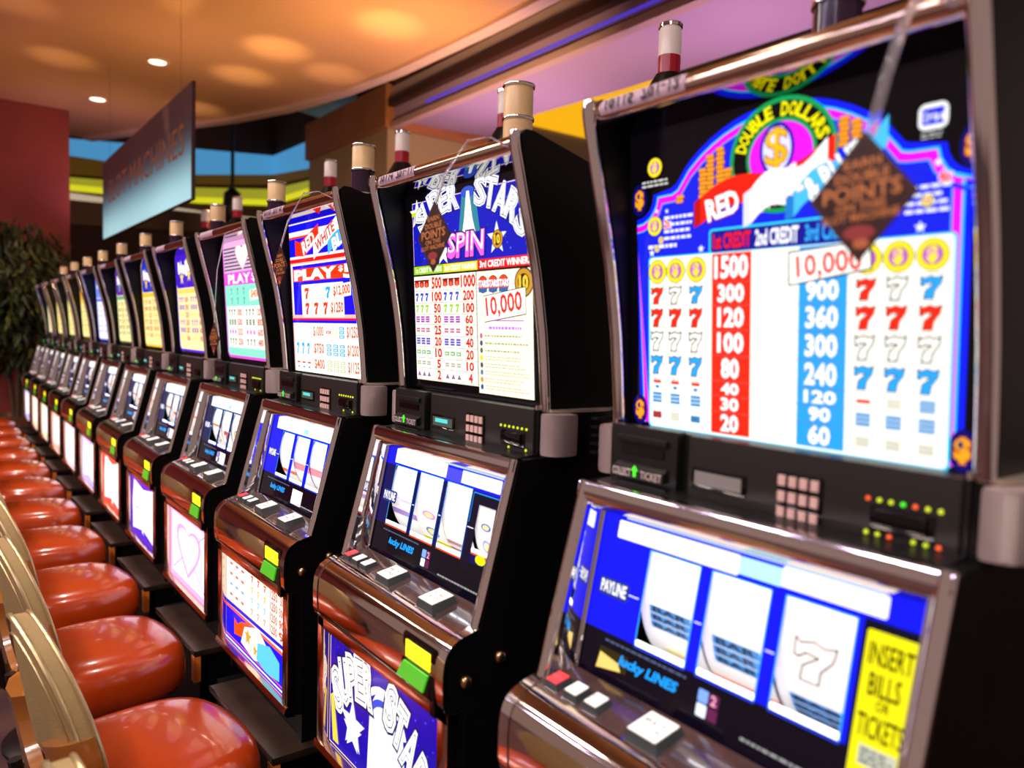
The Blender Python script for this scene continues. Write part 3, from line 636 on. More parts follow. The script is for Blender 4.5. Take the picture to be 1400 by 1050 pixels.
def m_display(lit):
    b = MB(); b.box(-.103, -.012, .0465, .050, 1.190, 1.219, 0, .001); b.box(-.097, -.018, .0455, .0475, 1.195, 1.2145, 2 if lit else 1)
    if lit: b.box(-.086, -.036, .0450, .0456, 1.203, 1.2115, 1)
    return b.mesh('display', [M_['gloss'], M_['cyan' if lit else 'grey'], M_['lcd']])
def m_keypad_frame():
    b = MB(); b.box(.036, .099, .0460, .050, 1.173, 1.235, 0, .0012); return b.mesh('keypad', [M_['gloss']])
def m_key():
    b = MB(); b.box(-.0052, .0052, -.003, .001, -.0068, .0068, 0, .001); return b.mesh('key', [M_['key']])
def m_keys():
    b = MB()
    for i in range(4):
        for j in range(3): x = .0445+i*.0153; z = 1.1835+j*.0205; b.box(x-.0055, x+.0055, .0435, .047, z-.0068, z+.0068)
    return b.mesh('key', [M_['key']])
def m_reader():
    b = MB(); b.box(.165, .226, .040, .050, 1.193, 1.213, 0, .003); b.box(.160, .232, .046, .050, 1.186, 1.216, 0, .001); b.box(.173, .218, .0385, .041, 1.2075, 1.210, 0)
    return b.mesh('card_reader', [M_['gloss']])
def m_led(c):
    b = MB(); b.lathe([(.0001, -.002), (.0022, -.0018), (.0028, 0)], 0, 0, 10, 0, 'z'); 
    me = MB(); me.v = [(v[0], v[2], v[1]) for v in b.v]; me.f = b.f; me.m = b.m; me.c = b.c
    return me.mesh('led', [M_[c]])
SPK = [(.274, .052), (.283, .048), (.296, .050), (.308, .057), (.315, .071), (.317, .090), (.313, .108), (.274, .112)]
SPH = [(.262, .062), (.284, .066), (.293, .09), (.297, .12), (.300, .15), (.298, .19), (.286, .225), (.262, .24)]
def m_speaker(sx):
    b = MB(); P = [(sx*x, y) for x, y in SPK]; b.prism(P, 1.179, 1.257, 0, 'z', .007); return b.mesh('speaker_grille', [M_['grille']])
def m_spk_house(sx):
    b = MB(); P = [(sx*x, y) for x, y in SPH]; b.prism(P, 1.172, 1.258, 0, 'z'); Q = [(sx*(x+.003), y) for x, y in SPH]; b.prism(Q, 1.2585, 1.2635, 1, 'z')
    for k in range(5): z = 1.18+k*.016; b.prism([(sx*.300, .152), (sx*.314, .155), (sx*.316, .20), (sx*.296, .215)], z, z+.005, 2, 'z')
    return b.mesh('speaker_housing', [M_['black'], M_['speaker'], M_['satin2']])
# console frame: along the slope from (0,1.172) to (-.078,.874)
def SL(t, n): # t down the slope (m), n outward to the player
    L = math.hypot(.078, .298); dy, dz = -.078/L, -.298/L; return (0+dy*t+dz*n, 1.172+dz*t-dy*n)
SLL = math.hypot(.078, .298)
def m_frame():
    b = MB()
    for sx in (-1, 1):
        pts = [SL(t, .002) for t in (-.002, .05, .15, .25, SLL)]
        b.tube([(sx*.2705, y, z) for y, z in pts], .0105, 12, 0, .009)
        b.prism([SL(0, .004), SL(SLL, .004), SL(SLL, -.012), SL(0, -.012)], sx*.2560, sx*.279, 0)
    # top rail with a rolled lip
    prof = [SL(-.004, -.012), SL(-.006, .0), SL(-.002, .008), SL(.006, .010), SL(.020, .0085), SL(.026, .004), SL(.027, -.004), SL(.020, -.008)]
    b.prism(prof, -.279, .279, 0)
    b.prism([SL(.028, .0), SL(.034, -.010), SL(.038, -.030), SL(.026, -.034), SL(.022, -.004)], -.262, .262, 1)
    return b.mesh('console_frame', [M_['chrome'], M_['brown_tint']])
def m_lining(sx):
    b = MB(); A1 = SL(.01, -.004); B1 = SL(SLL, -.004); g = lambda z: .02+(z-1.128)*.2
    xo, xi = sx*.2565, sx*.249
    top = (g(1.145), 1.145); bot = (g(.884), .884)
    xi = sx*.2500; prof = []
    for q in range(7):
        t = q/6; xx = xi+(xo-xi)*(t**1.5); prof.append(((xx, top[0]+(A1[0]-top[0])*t, top[1]+(A1[1]-top[1])*t), (xx, bot[0]+(B1[0]-bot[0])*t, bot[1]+(B1[1]-bot[1])*t)))
    vs = [p for pr in prof for p in pr]; n0 = len(vs); vs += [(x+sx*.002, y, z) for x, y, z in vs]
    fs = []
    for q in range(6):
        a_ = 2*q; fs += [(a_, a_+1, a_+3, a_+2), (n0+a_, n0+a_+2, n0+a_+3, n0+a_+1)]
    b.add(vs, fs); return b.mesh('recess_wall', [M_['wavy']], 60)
    vs = [(xo, *A1), (xo, *B1), (xi, *bot), (xi, *top)]
    # bowed wall so the reflections wander
    b.add(vs, [(0, 1, 2, 3), (4, 7, 6, 5), (0, 4, 5, 1), (1, 5, 6, 2), (2, 6, 7, 3), (3, 7, 4, 0)]); return b.mesh('recess_wall', [M_['wavy']])
M_['wavy'] = mat('wavy_chrome', (.85, .82, .82), .05, 1, bump=('noise', 10, .45))
def m_cover():
    # clear lens over the reel glass edge: thin chrome bead around it
    b = MB(); g = lambda z: .02+(z-1.128)*.2-.003
    for sx in (-1, 1): b.tube([(sx*.2475, g(z), z) for z in (.886, 1.0, 1.14)], .0022, 6)
    b.tube([(x, g(.887), .887) for x in (-.247, 0, .247)], .0028, 6, up=Vector((0, 0, 1))); return b.mesh('glass_bead', [M_['chrome2']])
def m_deck():
    b = MB(); b.sheet([(-.030, .886), (-.060, .8795), (-.085, .8735), (-.100, .8685)], -.262, .262, 0, -.006); return b.mesh('button_deck', [M_['deck']])
NOSE = [(-.078, .8765), (-.090, .8735), (-.104, .8695), (-.119, .8650), (-.131, .8575), (-.139, .847), (-.1435, .833), (-.1455, .815), (-.1455, .79), (-.1445, .768), (-.142, .754), (-.136, .748)]
def m_nose():
    b = MB(); b.sheet([(y, z) for y, z in NOSE[1:]], -.258, .258, 0, -.004); return b.mesh('nose_panel', [M_['nosem']])
M_['nosem'] = mat('nose_chrome', (.80, .68, .60), .07, 1, bump=('noise', 5, .35))
def m_nose_cap(sx):
    b = MB(); b.sheet(NOSE, sx*.260, sx*.2815, 0, -.006); b.tube([(sx*.2595, y-.0006, z) for y, z in NOSE], .0016, 6); return b.mesh('nose_end_cap', [M_['chrome']])
def m_slotbox():
    b = MB(); b.prism([(-.142, .848), (-.1485, .843), (-.149, .802), (-.1505, .796), (-.1505, .755), (-.140, .748), (-.13, .80)], .136, .252, 0, 'x', .002); b.box(.236, .254, -.1495, -.140, .728, .80, 0, .002); return b.mesh('coin_entry', [M_['gloss']])
def m_ylight():
    b = MB(); b.box(.150, .236, -.1510, -.148, .804, .836, 0, .001); return b.mesh('yellow_light', [M_['lit_y']])
def m_glight():
    b = MB(); b.prism([(.148, .797), (.234, .797), (.218, .761), (.122, .761)], -.154, -.150, 0, 'y'); return b.mesh('green_light', [M_['lit_g']])
def m_belly_frame():
    b = MB(); y0, y1 = -.1395, -.118
    for sx in (-1, 1):
        b.box(min(sx*.246, sx*.281), max(sx*.246, sx*.281), y0, y1, .445, .747, 0, .003)
    b.box(-.281, .281, y0, y1, .720, .748, 0, .003); b.prism([(-.118, .425), (-.140, .428), (-.147, .438), (-.143, .452), (-.118, .456)], -.2815, .2815, 0)
    return b.mesh('belly_frame', [M_['brown_tint']])
def m_button(w_, d_, h, cap):
    b = MB(); t = .84
    if not cap:
        b.add([(-w_/2, -d_/2, 0), (w_/2, -d_/2, 0), (w_/2, d_/2, 0), (-w_/2, d_/2, 0), (-w_/2*t, -d_/2*t, h), (w_/2*t, -d_/2*t, h), (w_/2*t, d_/2*t, h), (-w_/2*t, d_/2*t, h)], [(3, 2, 1, 0), (0, 1, 5, 4), (1, 2, 6, 5), (2, 3, 7, 6), (3, 0, 4, 7), (4, 5, 6, 7)])
        b.box(-w_/2-.0015, w_/2+.0015, -d_/2-.0015, d_/2+.0015, -.004, .002, 1); return b.mesh('button', [M_['btn'], M_['chrome2']])
    b.box(-w_/2*t+.001, w_/2*t-.001, -d_/2*t+.001, d_/2*t-.001, h-.001, h+.0015, 0, .001); return b
def m_cap(w_, d_, h, red, txt):
    b = m_button(w_, d_, h, True); mm = [M_['red_cap' if red else 'white_cap'], M_['ink']]
    for i, t in enumerate(txt):
        vs, fs = glyphs(t, .0); x0 = min(v[0] for v in vs); x1 = max(v[0] for v in vs); y0 = min(v[1] for v in vs); y1 = max(v[1] for v in vs)
        ww = w_*.62; hh = d_*.14; yc = (len(txt)/2-.5-i)*d_*.22
        b.add([(-ww/2+(a-x0)/(x1-x0)*ww, yc-hh/2+(c-y0)/(y1-y0)*hh, h+.0018) for a, c in vs], fs, 1)
    return b.mesh('button_cap', mm, 0)
M_['ink'] = mat('ink', (.05, .05, .06), .5)
def m_bolt():
    b = MB(); b.lathe([(.0115, .0), (.0115, .003), (.009, .0075), (.004, .0095), (.0005, .010)], 0, 0, 16, 0, 'x'); return b.mesh('bolt', [M_['brass']])
def m_door_edge():
    b = MB(); b.box(.2795, .2815, -.105, -.1025, .43, .735); b.box(.2795, .2818, -.142, -.104, .7405, .7435); return b.mesh('door_edge', [M_['dark']])
def m_candle():
    b = MB(); b.lathe([(.035, 1.70), (.035, 1.79), (.033, 1.795)], 0, .185, 28, 0); b.lathe([(.032, 1.795), (.032, 1.862)], 0, .185, 28, 1); b.lathe([(.032, 1.866), (.032, 1.93), (.030, 1.934)], 0, .185, 28, 1)
    return b.mesh('tower_light', [M_['dark'], M_['cream']])
def m_candle_dark():
    b = MB(); b.lathe([(.035, 1.70), (.035, 1.79), (.033, 1.795)], 0, .185, 28, 0); b.lathe([(.032, 1.795), (.032, 1.862)], 0, .185, 28, 2); b.lathe([(.032, 1.866), (.032, 1.93), (.030, 1.934)], 0, .185, 28, 1)
    return b.mesh('tower_light', [M_['dark'], M_['cream'], M_['purple_lens']])
def m_ring():
    b = MB(); b.lathe([(.031, 0), (.035, .001), (.036, .004), (.035, .007), (.031, .008)], 0, .185, 28, 0); return b.mesh('chrome_ring', [M_['chrome2']])
def m_tube_top():
    b = MB(); b.tube([(-.031, .175, 1.80), (-.031, .175, 1.93)], .0035, 8); return b.mesh('side_tube', [M_['lav']])
M_['lav'] = mat('lavender_tube', (.35, .28, .8), .2, emis=H('6050e0'), es=.5)
def sticker(txt):
    def f(x, t, l):
        a = t/.0172+2.95; return (x, -.004+(.0172+l)*math.cos(a), 1.737+(.0172+l)*math.sin(a))
    A = Art(f)
    for k in range(6): A.rect(-.250, -.088, -.013+k*.026/6, -.013+(k+1)*.026/6, 'c8a8b8', 0)
    if txt: A.text(txt, -.238, -.096, -.0065, .0065, '180c18', 9, .02)
    return A.mesh('number_sticker', M_['print_'])
MT = {}
def lamps_mesh(wins, top):
    b = MB()
    for a, c, z0, z1 in wins:
        g = .02+((z1 if top else z0)-1.128)*.2
        if top: b.tube([(a-.002, g+.012, z1+.010), (c+.002, g+.012, z1+.010)], .004, 8, up=Vector((0, 0, 1)))
        else: b.box(a, c, g+.001, g+.004, z0+.0002, z0+.0075)
    return b.mesh('reel_lamp' if top else 'reel_light_bar', [M_['lampm' if top else 'strip']])

SYM = {1: [[('bar3', .002, .036, '4890d0'), ('disc', -.055, .02, 'e8d8a8')], [('bar3', -.008, .042, '4890d0'), ('band', -.062, .012, 'e08070')], [('7', .026, .050, 'fbfbf8'), ('bar3', -.044, .040, '3878b8')]],
       2: [[('band', -.010, .014, 'a080c0'), ('band', .02, .006, 'e8c8e0')], [('disc', -.030, .024, '6890a8'), ('disc', .010, .018, 'e090d8'), ('band', -.055, .012, 'f0e040')], [('band', -.035, .010, 'c09090'), ('band', -.052, .006, 'a07060')], [('disc', .03, .015, '3070c0'), ('disc', -.01, .03, '9098e8')]],
       3: [[('band', -.025, .012, 'e87848')], [('band', .005, .022, 'f09090')], [('band', .005, .022, 'f09090')]],
       5: [[('disc', -.02, .03, '707890'), ('band', .03, .008, 'd08050')], [('7', .0, .04, 'e05040')], [('disc', .02, .03, '60a080'), ('band', -.03, .01, '404a60')]]}
DECK = lambda y: .886+(y+.03)*.19
BTN = [(-.232, -.078, .030, .034, .013, True, ['CASH', 'OUT']), (-.190, -.078, .030, .034, .013, False, ['CHANGE']), (-.148, -.078, .030, .034, .013, False, ['PLAY', 'ONE']),
       (-.045, -.073, .060, .058, .017, False, ['BET', 'ONE']), (.135, -.075, .062, .060, .019, False, ['PLAY MAX', 'CREDITS'])]

def slot_machine(mi, loc, rz, top, belly, label, stick=None, detail=0, body_only=False):
    t = node('slot_machine', None, None, loc, rz)
    def P(name, key, fn, parent=None, loc=None): return node(name, cached(key, fn), parent or t, loc)
    for sx in (-1, 1):
        P('side_panel', ('up', sx), lambda: m_upper_panel(sx)); P('side_panel', ('lp', sx), lambda: m_lower_panel(sx))
    P('upper_cabinet', 'uc', m_upper_core); P('lower_cabinet', 'lc', m_lower_core); P('neck_panel', 'neck', m_neck)
    for sx in (-1, 1):
        P('edge_trim', ('ed', sx), lambda: m_edge(sx))
        h = P('speaker_housing', ('sh', sx), lambda: m_spk_house(sx)); P('speaker_grille', ('sp', sx), lambda: m_speaker(sx), h)
    P('mirror_strip', 'ms', m_mirror); bar = P('top_bar', 'bar', m_bar)
    if body_only: return t
    tag(node('top_glass', top, t), 'backlit top glass with the pay table')
    s_ = node('number_sticker', cached(('st', stick), lambda: sticker(stick)), bar)
    # neck
    pr = P('ticket_printer', 'pr', m_printer); P('ticket_slot', 'prs', m_printer_slot, pr); P('printer_lettering', 'prt', m_printer_text, pr); P('arrow_light', 'arr', m_arrow, pr); P('status_light', 'stl', m_printer_led, pr)
    pp = P('player_panel', 'pp', m_player); P('display', ('dsp', mi != 1), lambda: m_display(mi != 1), pp)
    P('keypad', 'kp', m_keypad_frame, pp) if detail < 2 else None
    if detail < 2: P('key', 'keys', m_keys, pp)['kind'] = 'stuff'
    else:
        kp = P('keypad', 'kp', m_keypad_frame)
        for i in range(4):
            for j in range(3): P('key', 'key1', m_key, kp, (.0445+i*.0153, .0460, 1.1835+j*.0205))
    cr = P('card_reader', 'cr', m_reader)
    ledc = (['led_r', 'led_y', 'led_y', 'led_g', 'led_r', 'led_y', 'led_y'], ['led_y', 'led_y', 'led_r', None, 'led_y', 'led_y', 'led_r'])
    for row, z in ((0, 1.2225), (1, 1.183)):
        for k, c in enumerate(ledc[row]):
            if mi != 1: c = 'led_y' if (row == 0 or k in (2, 6)) else None
            if c and mi <= 4: P('led', ('led', c), lambda: m_led(c), cr, (.156+k*.0135, .0485, z))
    # console
    P('console_frame', 'fr', m_frame)
    for sx in (-1, 1): P('recess_wall', ('rw', sx), lambda: m_lining(sx))
    kind = {1: 1, 2: 2, 3: 3}.get(mi, 4); wins = {1: WIN1, 2: WIN2}.get(kind, WIN3)
    rg = P('reel_glass', ('rg', kind), lambda: art_reel(kind)); P('glass_bead', 'gb', m_cover, rg)
    for k, wn in enumerate(wins):
        sy = SYM[{1: 1, 2: 2, 3: 3}.get(mi, 5)]; sy = sy[k % len(sy)]
        node('reel', reel_mesh(wn, sy, (kind, k)), t)
    P('reel_lamp', ('rl', kind), lambda: lamps_mesh(wins, True)); P('reel_light_bar', ('rb', kind), lambda: lamps_mesh(wins, False))
    P('button_deck', 'dk', m_deck)
    for k, (x, y, w_, d_, h, red, txt) in enumerate(BTN):
        bt = P('button', ('bt', w_, h), lambda: m_button(w_, d_, h, False), None, (x, y, DECK(y)+.001)); bt.rotation_euler = (.19, 0, 0)
        c = P('button_cap', ('cap', k), lambda: m_cap(w_, d_, h, red, txt), bt)
        if red: tag(c, 'red button cap')
    P('nose_panel', 'ns', m_nose)
    for sx in (-1, 1): P('nose_end_cap', ('nc', sx), lambda: m_nose_cap(sx))
    ce = P('coin_entry', 'ce', m_slotbox); P('yellow_light', 'yl', m_ylight, ce); P('green_light', 'gl', m_glight, ce)
    P('belly_frame', 'bf', m_belly_frame); node('belly_glass', belly, t)
    for y, z in ((-.031, .821), (-.104, .793)): P('bolt', 'bolt', m_bolt, None, (HW, y, z))
    P('door_edge', 'de', m_door_edge)
    tl = P('tower_light', ('tl', mi in (2,)), m_candle if mi == 2 else m_candle_dark)
    for z in (1.792, 1.860, 1.930): P('chrome_ring', 'ring', m_ring, tl, (0, 0, z))
    if mi >= 3: P('side_tube', 'stb', m_tube_top, tl)
    tag(t, label, 'slot machine', 'slot machines in the long row'); return t

def stand(x, label, dy=0, rz=0):
    t = node('machine_stand', None, None, (x, dy, -.15), rz)
    b = MB(); b.box(-.25, .25, -.150, .42, 0, .478); node('plinth', cached('plinth', lambda: b.mesh('plinth', [M_['black']])), t)
    def tp(): 
        b = MB(); b.prism([(-.17, -.195), (.31, -.185), (.31, .425), (-.17, .425)], .480, .4995, 0, 'z', .002); return b.mesh('stand_top', [M_['plate']])
    def tr():
        b = MB(); b.prism([(-.171, -.1975), (.311, -.1875), (.311, -.185), (-.171, -.195)], .490, .5008, 0, 'z'); return b.mesh('edge_strip', [M_['brown_tint']])
    def cs():
        b = MB(); b.box(.275, .3095, -.186, -.165, .395, .480, 0, .002); return b.mesh('corner_strip', [M_['copper']])
    def sk():
        b = MB(); b.box(-.16, .30, -.16, -.14, .30, .48); b.box(.28, .30, -.16, .40, .30, .479); return b.mesh('skirt', [M_['black']])
    node('stand_top', cached('stp', tp), t); node('edge_strip', cached('str', tr), t); node('corner_strip', cached('stc', cs), t); node('skirt', cached('sts', sk), t)
    tag(t, label, 'stand', 'black stands under the slot machines'); return t

# ------------------------------------------------------------------ setting
def struct(name, b, mats, smooth=0, label=None, kind='structure'):
    o = node(name, b.mesh(name, mats, smooth)); o['kind'] = kind
    if label: o['label'] = label
    return o
mFloor = mat('dark_carpet', (.035, .008, .010), .9, noise=(6, .8, (.09, .03, .015)))
b = MB(); b.box(-17, 6, -6, 14, -.25, -.15); struct('floor', b, [mFloor])
mSoff = mat('soffit_paint', (.54, .27, .11), .30, noise=(.55, .7, (.48, .23, .15)), bump=('noise', 1.2, .6))
mPurp = mat('mauve_paint', (.50, .33, .44), .6)
mTan = mat('tan_paint', (.42, .30, .15), .6)
mBrown = mat('brown_wood', (.26, .10, .045), .4, noise=(3, .5, (.17, .06, .03)))
mOrWood = mat('orange_wood', (.46, .17, .06), .4, noise=(3, .5, (.34, .12, .04)))
mDark = mat('dark_ceiling', (.02, .009, .008), .8)
mLip = mat('pink_lip', (.56, .36, .30), .5)
mBrick = mat('oxblood_plaster', (.24, .030, .022), .75, noise=(2.5, .5, (.16, .016, .018)), bump=('noise', 30, 1.2))
# orange soffit with its curved free edge
edge = [(-11.2, 1.0), (-10.46, 1.36), (-9.9, 1.62), (-9.38, 1.91), (-8.69, 2.27), (-7.76, 2.62), (-6.65, 2.86), (-5.66, 2.98), (-4.8, 3.02), (-4.25, 3.04), (-2, 3.05), (3, 3.05)]
b = MB(); b.prism([(3, -6), (-11.2, -6)]+edge, 4.0, 4.12, 0, 'z'); struct('ceiling', b, [mSoff])
inner = [(x+.04, y-.13) for x, y in edge]
b = MB(); b.prism(edge+inner[::-1], 3.965, 4.005, 0, 'z'); struct('trim_1', b, [mLip])
b = MB(); b.box(-17, 6, -6, 14, 6.6, 6.7); struct('ceiling_upper', b, [mDark])
# oxblood pillar wall at the end of the row
b = MB(); b.box(-10.4, -9.72, -6, .53, -.15, 4.0, 0, .02); struct('wall_end', b, [mBrick])
# far hall wall: bands of coloured light
mBlue = mat('blue_cove', (.05, .2, .4), .6, emis=H('4c98cc'), es=.8)
mYG = mat('yellow_green_cove', (.3, .35, .05), .6, emis=H('a8a428'), es=.75)
mYG2 = mat('yellow_green_line', (.3, .35, .05), .6, emis=H('e0dc20'), es=.9)
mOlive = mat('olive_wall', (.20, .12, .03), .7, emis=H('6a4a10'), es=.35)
mWh = mat('white_cove', (.6, .5, .4), .6, emis=H('c8b49a'), es=.8)
b = MB(); b.box(-16.3, -16.05, -3, 5.4, -.15, 6.6); b.box(-16.3, -9.6, 5.36, 5.6, -.15, 6.6); struct('wall_far', b, [mat('far_wall', (.10, .035, .03), .7)])
def wall_band(name, lo, hi, mt, off=.0):
    # lo/hi: heights at y = -3, 1.36, 3.68, 5.33 on the end wall then x=-14,-9.6 on the side wall
    pts = [(-16.04+off, -3), (-16.04+off, 1.36), (-16.04+off, 3.68), (-16.04+off, 5.32-off), (-14.0, 5.32-off), (-9.6, 5.32-off)]
    b = MB(); n = len(pts); vs = [(x, y, z) for (x, y), z in zip(pts, lo)]+[(x, y, z) for (x, y), z in zip(pts, hi)]
    vs += [(x-.05, y+.03, z) for x, y, z in vs[:2*n]]
    fs = [[i, i+1, n+i+1, n+i] for i in range(n-1)]+[[i, 2*n+i, 2*n+i+1, i+1] for i in range(n-1)]+[[n+i, n+i+1, 3*n+i+1, 3*n+i] for i in range(n-1)]
    b.add(vs, fs); struct(name, b, [mt])
wall_band('trim_2', (4.6, 4.62, 4.60, 4.84, 4.66, 4.5), (4.9, 4.95, 5.14, 5.26, 5.22, 5.3), mBlue)
wall_band('trim_3', (4.2, 4.27, 4.40, 4.62, 4.50, 4.3), (4.6, 4.62, 4.60, 4.84, 4.66, 4.5), mOlive)
wall_band('trim_4', (3.98, 4.06, 4.12, 4.26, 4.24, 4.1), (4.1, 4.20, 4.32, 4.50, 4.40, 4.2), mYG, .05)
wall_band('trim_5', (3.90, 3.95, 4.00, 4.14, 4.12, 4.0), (3.98, 4.06, 4.12, 4.26, 4.24, 4.1), mYG2, .06)
wall_band('trim_6', (3.74, 3.77, 3.8, 3.8, 3.8, 3.8), (3.88, 3.90, 3.84, 3.82, 3.82, 3.82), mWh, .05)
wall_band('trim_7', (3.1, 3.3, 3.4, 3.4, 3.4, 3.4), (3.74, 3.77, 3.8, 3.8, 3.8, 3.8), mBrown, .04)
# wooden bulkhead and beige wall below it
b = MB(); b.box(-9.41, -7.01, 3.5, 4.8, -.15, 3.80); struct('wall_right', b, [mTan])
b = MB(); b.box(-9.43, -6.95, 3.44, 4.9, 3.80, 4.30, 0, .01); struct('trim_8', b, [mOrWood])
b = MB(); b.box(-9.3, -9.1, 4.8, 14, -.15, 6.6); struct('wall_back', b, [mTan])
mYel = mat('yellow_cove', (.6, .4, .02), .6, emis=H('f4b010'), es=1.0)
b = MB(); b.box(-9.1, -9.06, 6.4, 14, 4.93, 6.4); struct('trim_9', b, [mYel])
# mauve side ceiling and the stepped cornice along it
b = MB(); b.prism([(6, 3.55), (-6.98, 3.55), (-6.98, 4.0), (-6.83, 4.88), (-5.62, 4.66), (-4.35, 4.76), (6, 4.9)], 3.90, 4.0, 0, 'z'); struct('ceiling_side', b, [mPurp])
b = MB(); b.box(-6.94, 6, 3.50, 3.60, 3.79, 3.86, 0, .005); struct('trim_10', b, [mLip])
b = MB(); b.box(-6.94, 6, 3.56, 3.64, 3.86, 3.95); struct('trim_11', b, [mBrown])
mBlueL = mat('blue_line', (.1, .1, .5), .5, emis=H('5038d0'), es=.8)
b = MB(); b.box(-6.2, 6, 3.535, 3.57, 3.925, 3.945); struct('trim_12', b, [mBlueL])
b = MB(); b.box(-6.94, 6, 3.54, 3.66, 3.95, 4.03, 0, .005); struct('trim_13', b, [mPurp])
b = MB(); b.box(-6.94, 6, 3.46, 3.66, 4.03, 4.12, 0, .005); struct('trim_14', b, [mat('dark_beam', (.07, .025, .015), .5)])
b = MB(); b.box(-6.94, 6, 3.50, 3.66, 4.12, 4.26, 0, .005); struct('trim_15', b, [mLip])
b = MB(); b.box(-6.94, 6, 3.54, 3.66, 4.26, 4.9, 0, .005); struct('trim_16', b, [mBrown])

# ------------------------------------------------------------------ the row of machines
PITCH = .74
def art_g(*a, **k): return art_generic(*a, **k)
tops = {1: art_double, 2: art_stars, 3: art_play5,
    4: lambda: art_g('e8a8d8', '88e0c8', 'e050d0', '', '507868', 'e050d0', True),
    5: lambda: art_g('4018c0', 'f4e0a8', 'f0d060', 'STARS', '6030b0', '5028d0'),
    6: lambda: art_g('2030b0', 'f2dc98', 'e8b820', 'GOLD', 'a06828', 'e8b820'),
    7: lambda: art_g('6020a0', 'e4dc9c', '60a080', 'WILD', '809060', '405030'),
    8: lambda: art_g('7090ff', 'e8ecff', '6060f0', 'BLUE', 'a0a8ff', '5858f0'),
    9: lambda: art_g('e8a010', 'ecdc90', 'f0c030', '7s', 'c0b060', '806010'),
    10: lambda: art_g('807850', 'dcd488', 'c8c060', 'BAR', 'b0a850', '606020'),
    11: lambda: art_g('d8a020', 'e4d488', 'e0c040', '777', 'c0a850', '605010'),
    12: lambda: art_g('6058c0', 'd8d098', 'b0a8d0', 'PAY', 'a8a070', '404070')}
labels = {
    1: 'nearest slot machine, blue and magenta top glass with a green-ringed dollar medallion',
    2: 'slot machine whose top glass shows large white arched STARS lettering over a pink SPIN',
    3: 'slot machine with red, white and blue striped top glass reading PLAY $5',
    4: 'slot machine with pink and mint green top glass showing a white heart',
    5: 'slot machine with violet headed cream top glass, just beyond the pink and mint one',
    6: 'slot machine with gold and dark blue headed top glass, sixth from the camera',
    7: 'slot machine with purple headed pale green edged top glass, just nearer than the all-blue one',
    8: 'slot machine with all pale blue and lavender top glass far down the row',
    9: 'slot machine with orange headed yellow top glass, first one beyond the pale blue one',
    10: 'slot machine with olive grey headed yellow top glass, third from the far end',
    11: 'slot machine with amber headed narrow-looking yellow top glass, second from the far end',
    12: 'farthest slot machine at the end of the row, violet headed top glass beside the plant'}
off = {1: (.011, -.019, -.004), 2: (0, 0, 0), 3: (.008, -.011, .014), 4: (.002, 0, .010)}
ordinals = ['under the nearest slot machine', 'under the STARS slot machine', 'under the red, white and blue PLAY $5 machine', 'under the pink and mint machine', 'under the violet headed machine', 'under the sixth machine from the camera', 'under the machine before the pale blue one', 'under the pale blue glass machine', 'under the orange headed machine', 'under the third machine from the far end', 'under the second machine from the far end', 'under the farthest machine of the row']
for mi in range(1, 13):
    dx, dy, rz = off.get(mi, (0, 0, .004)); x = -(mi-2)*PITCH+dx
    slot_machine(mi, (x, dy, 0), rz, tops[mi](), art_belly(mi if mi > 1 else 2), labels[mi], {1: '10115  701-12', 2: '10114  701-11', 3: '10113  701-10'}.get(mi), 2 if mi == 1 else 0)
    stand(x, 'low black stand with copper corner strip '+ordinals[mi-1], dy, rz)

# back to back row behind, seen only above the front machines
def cone_light(t):
    b = MB(); b.lathe([(.14, 1.74), (.13, 1.84), (.085, 1.93), (.055, 1.99), (.037, 2.02)], 0, .185, 24, 0)
    b.lathe([(.031, 2.02), (.031, 2.07)], 0, .185, 24, 1); b.lathe([(.032, 2.07), (.032, 2.14), (.03, 2.145)], 0, .185, 24, 2); b.lathe([(.030, 2.145), (.034, 2.148), (.034, 2.156), (.030, 2.16)], 0, .185, 24, 3)
    node('tower_light', cached('cone', lambda: b.mesh('tower_light', [M_['dark'], M_['cone_red'], M_['cone_white'], M_['chrome2']])), t)
backs = ['behind the nearest machine, red and white lamp on top', 'behind the STARS machine, its lamp partly hidden', 'behind the PLAY $5 machine', 'behind the pink and mint machine', 'behind the violet headed machine', 'behind the sixth machine', 'behind the seventh machine']
for k in range(7):
    t = slot_machine(99, (-.16-.775*k, 1.015, 0), PI, None, None, '', body_only=True); t.location.z = .12
    cone_light(t); tag(t, 'black slot machine back '+backs[k], 'slot machine', 'slot machines of the row behind')
    b2 = MB(); b2.box(-.25, .25, -.06, .40, 0, .62); pl = node('machine_stand', cached('bstand', lambda: b2.mesh('machine_stand', [M_['black']])), None, (-.16-.775*k, 1.015, -.15), PI)
    tag(pl, 'hidden black stand under the slot machine '+backs[k].split(',')[0], 'stand', 'stands of the row behind')

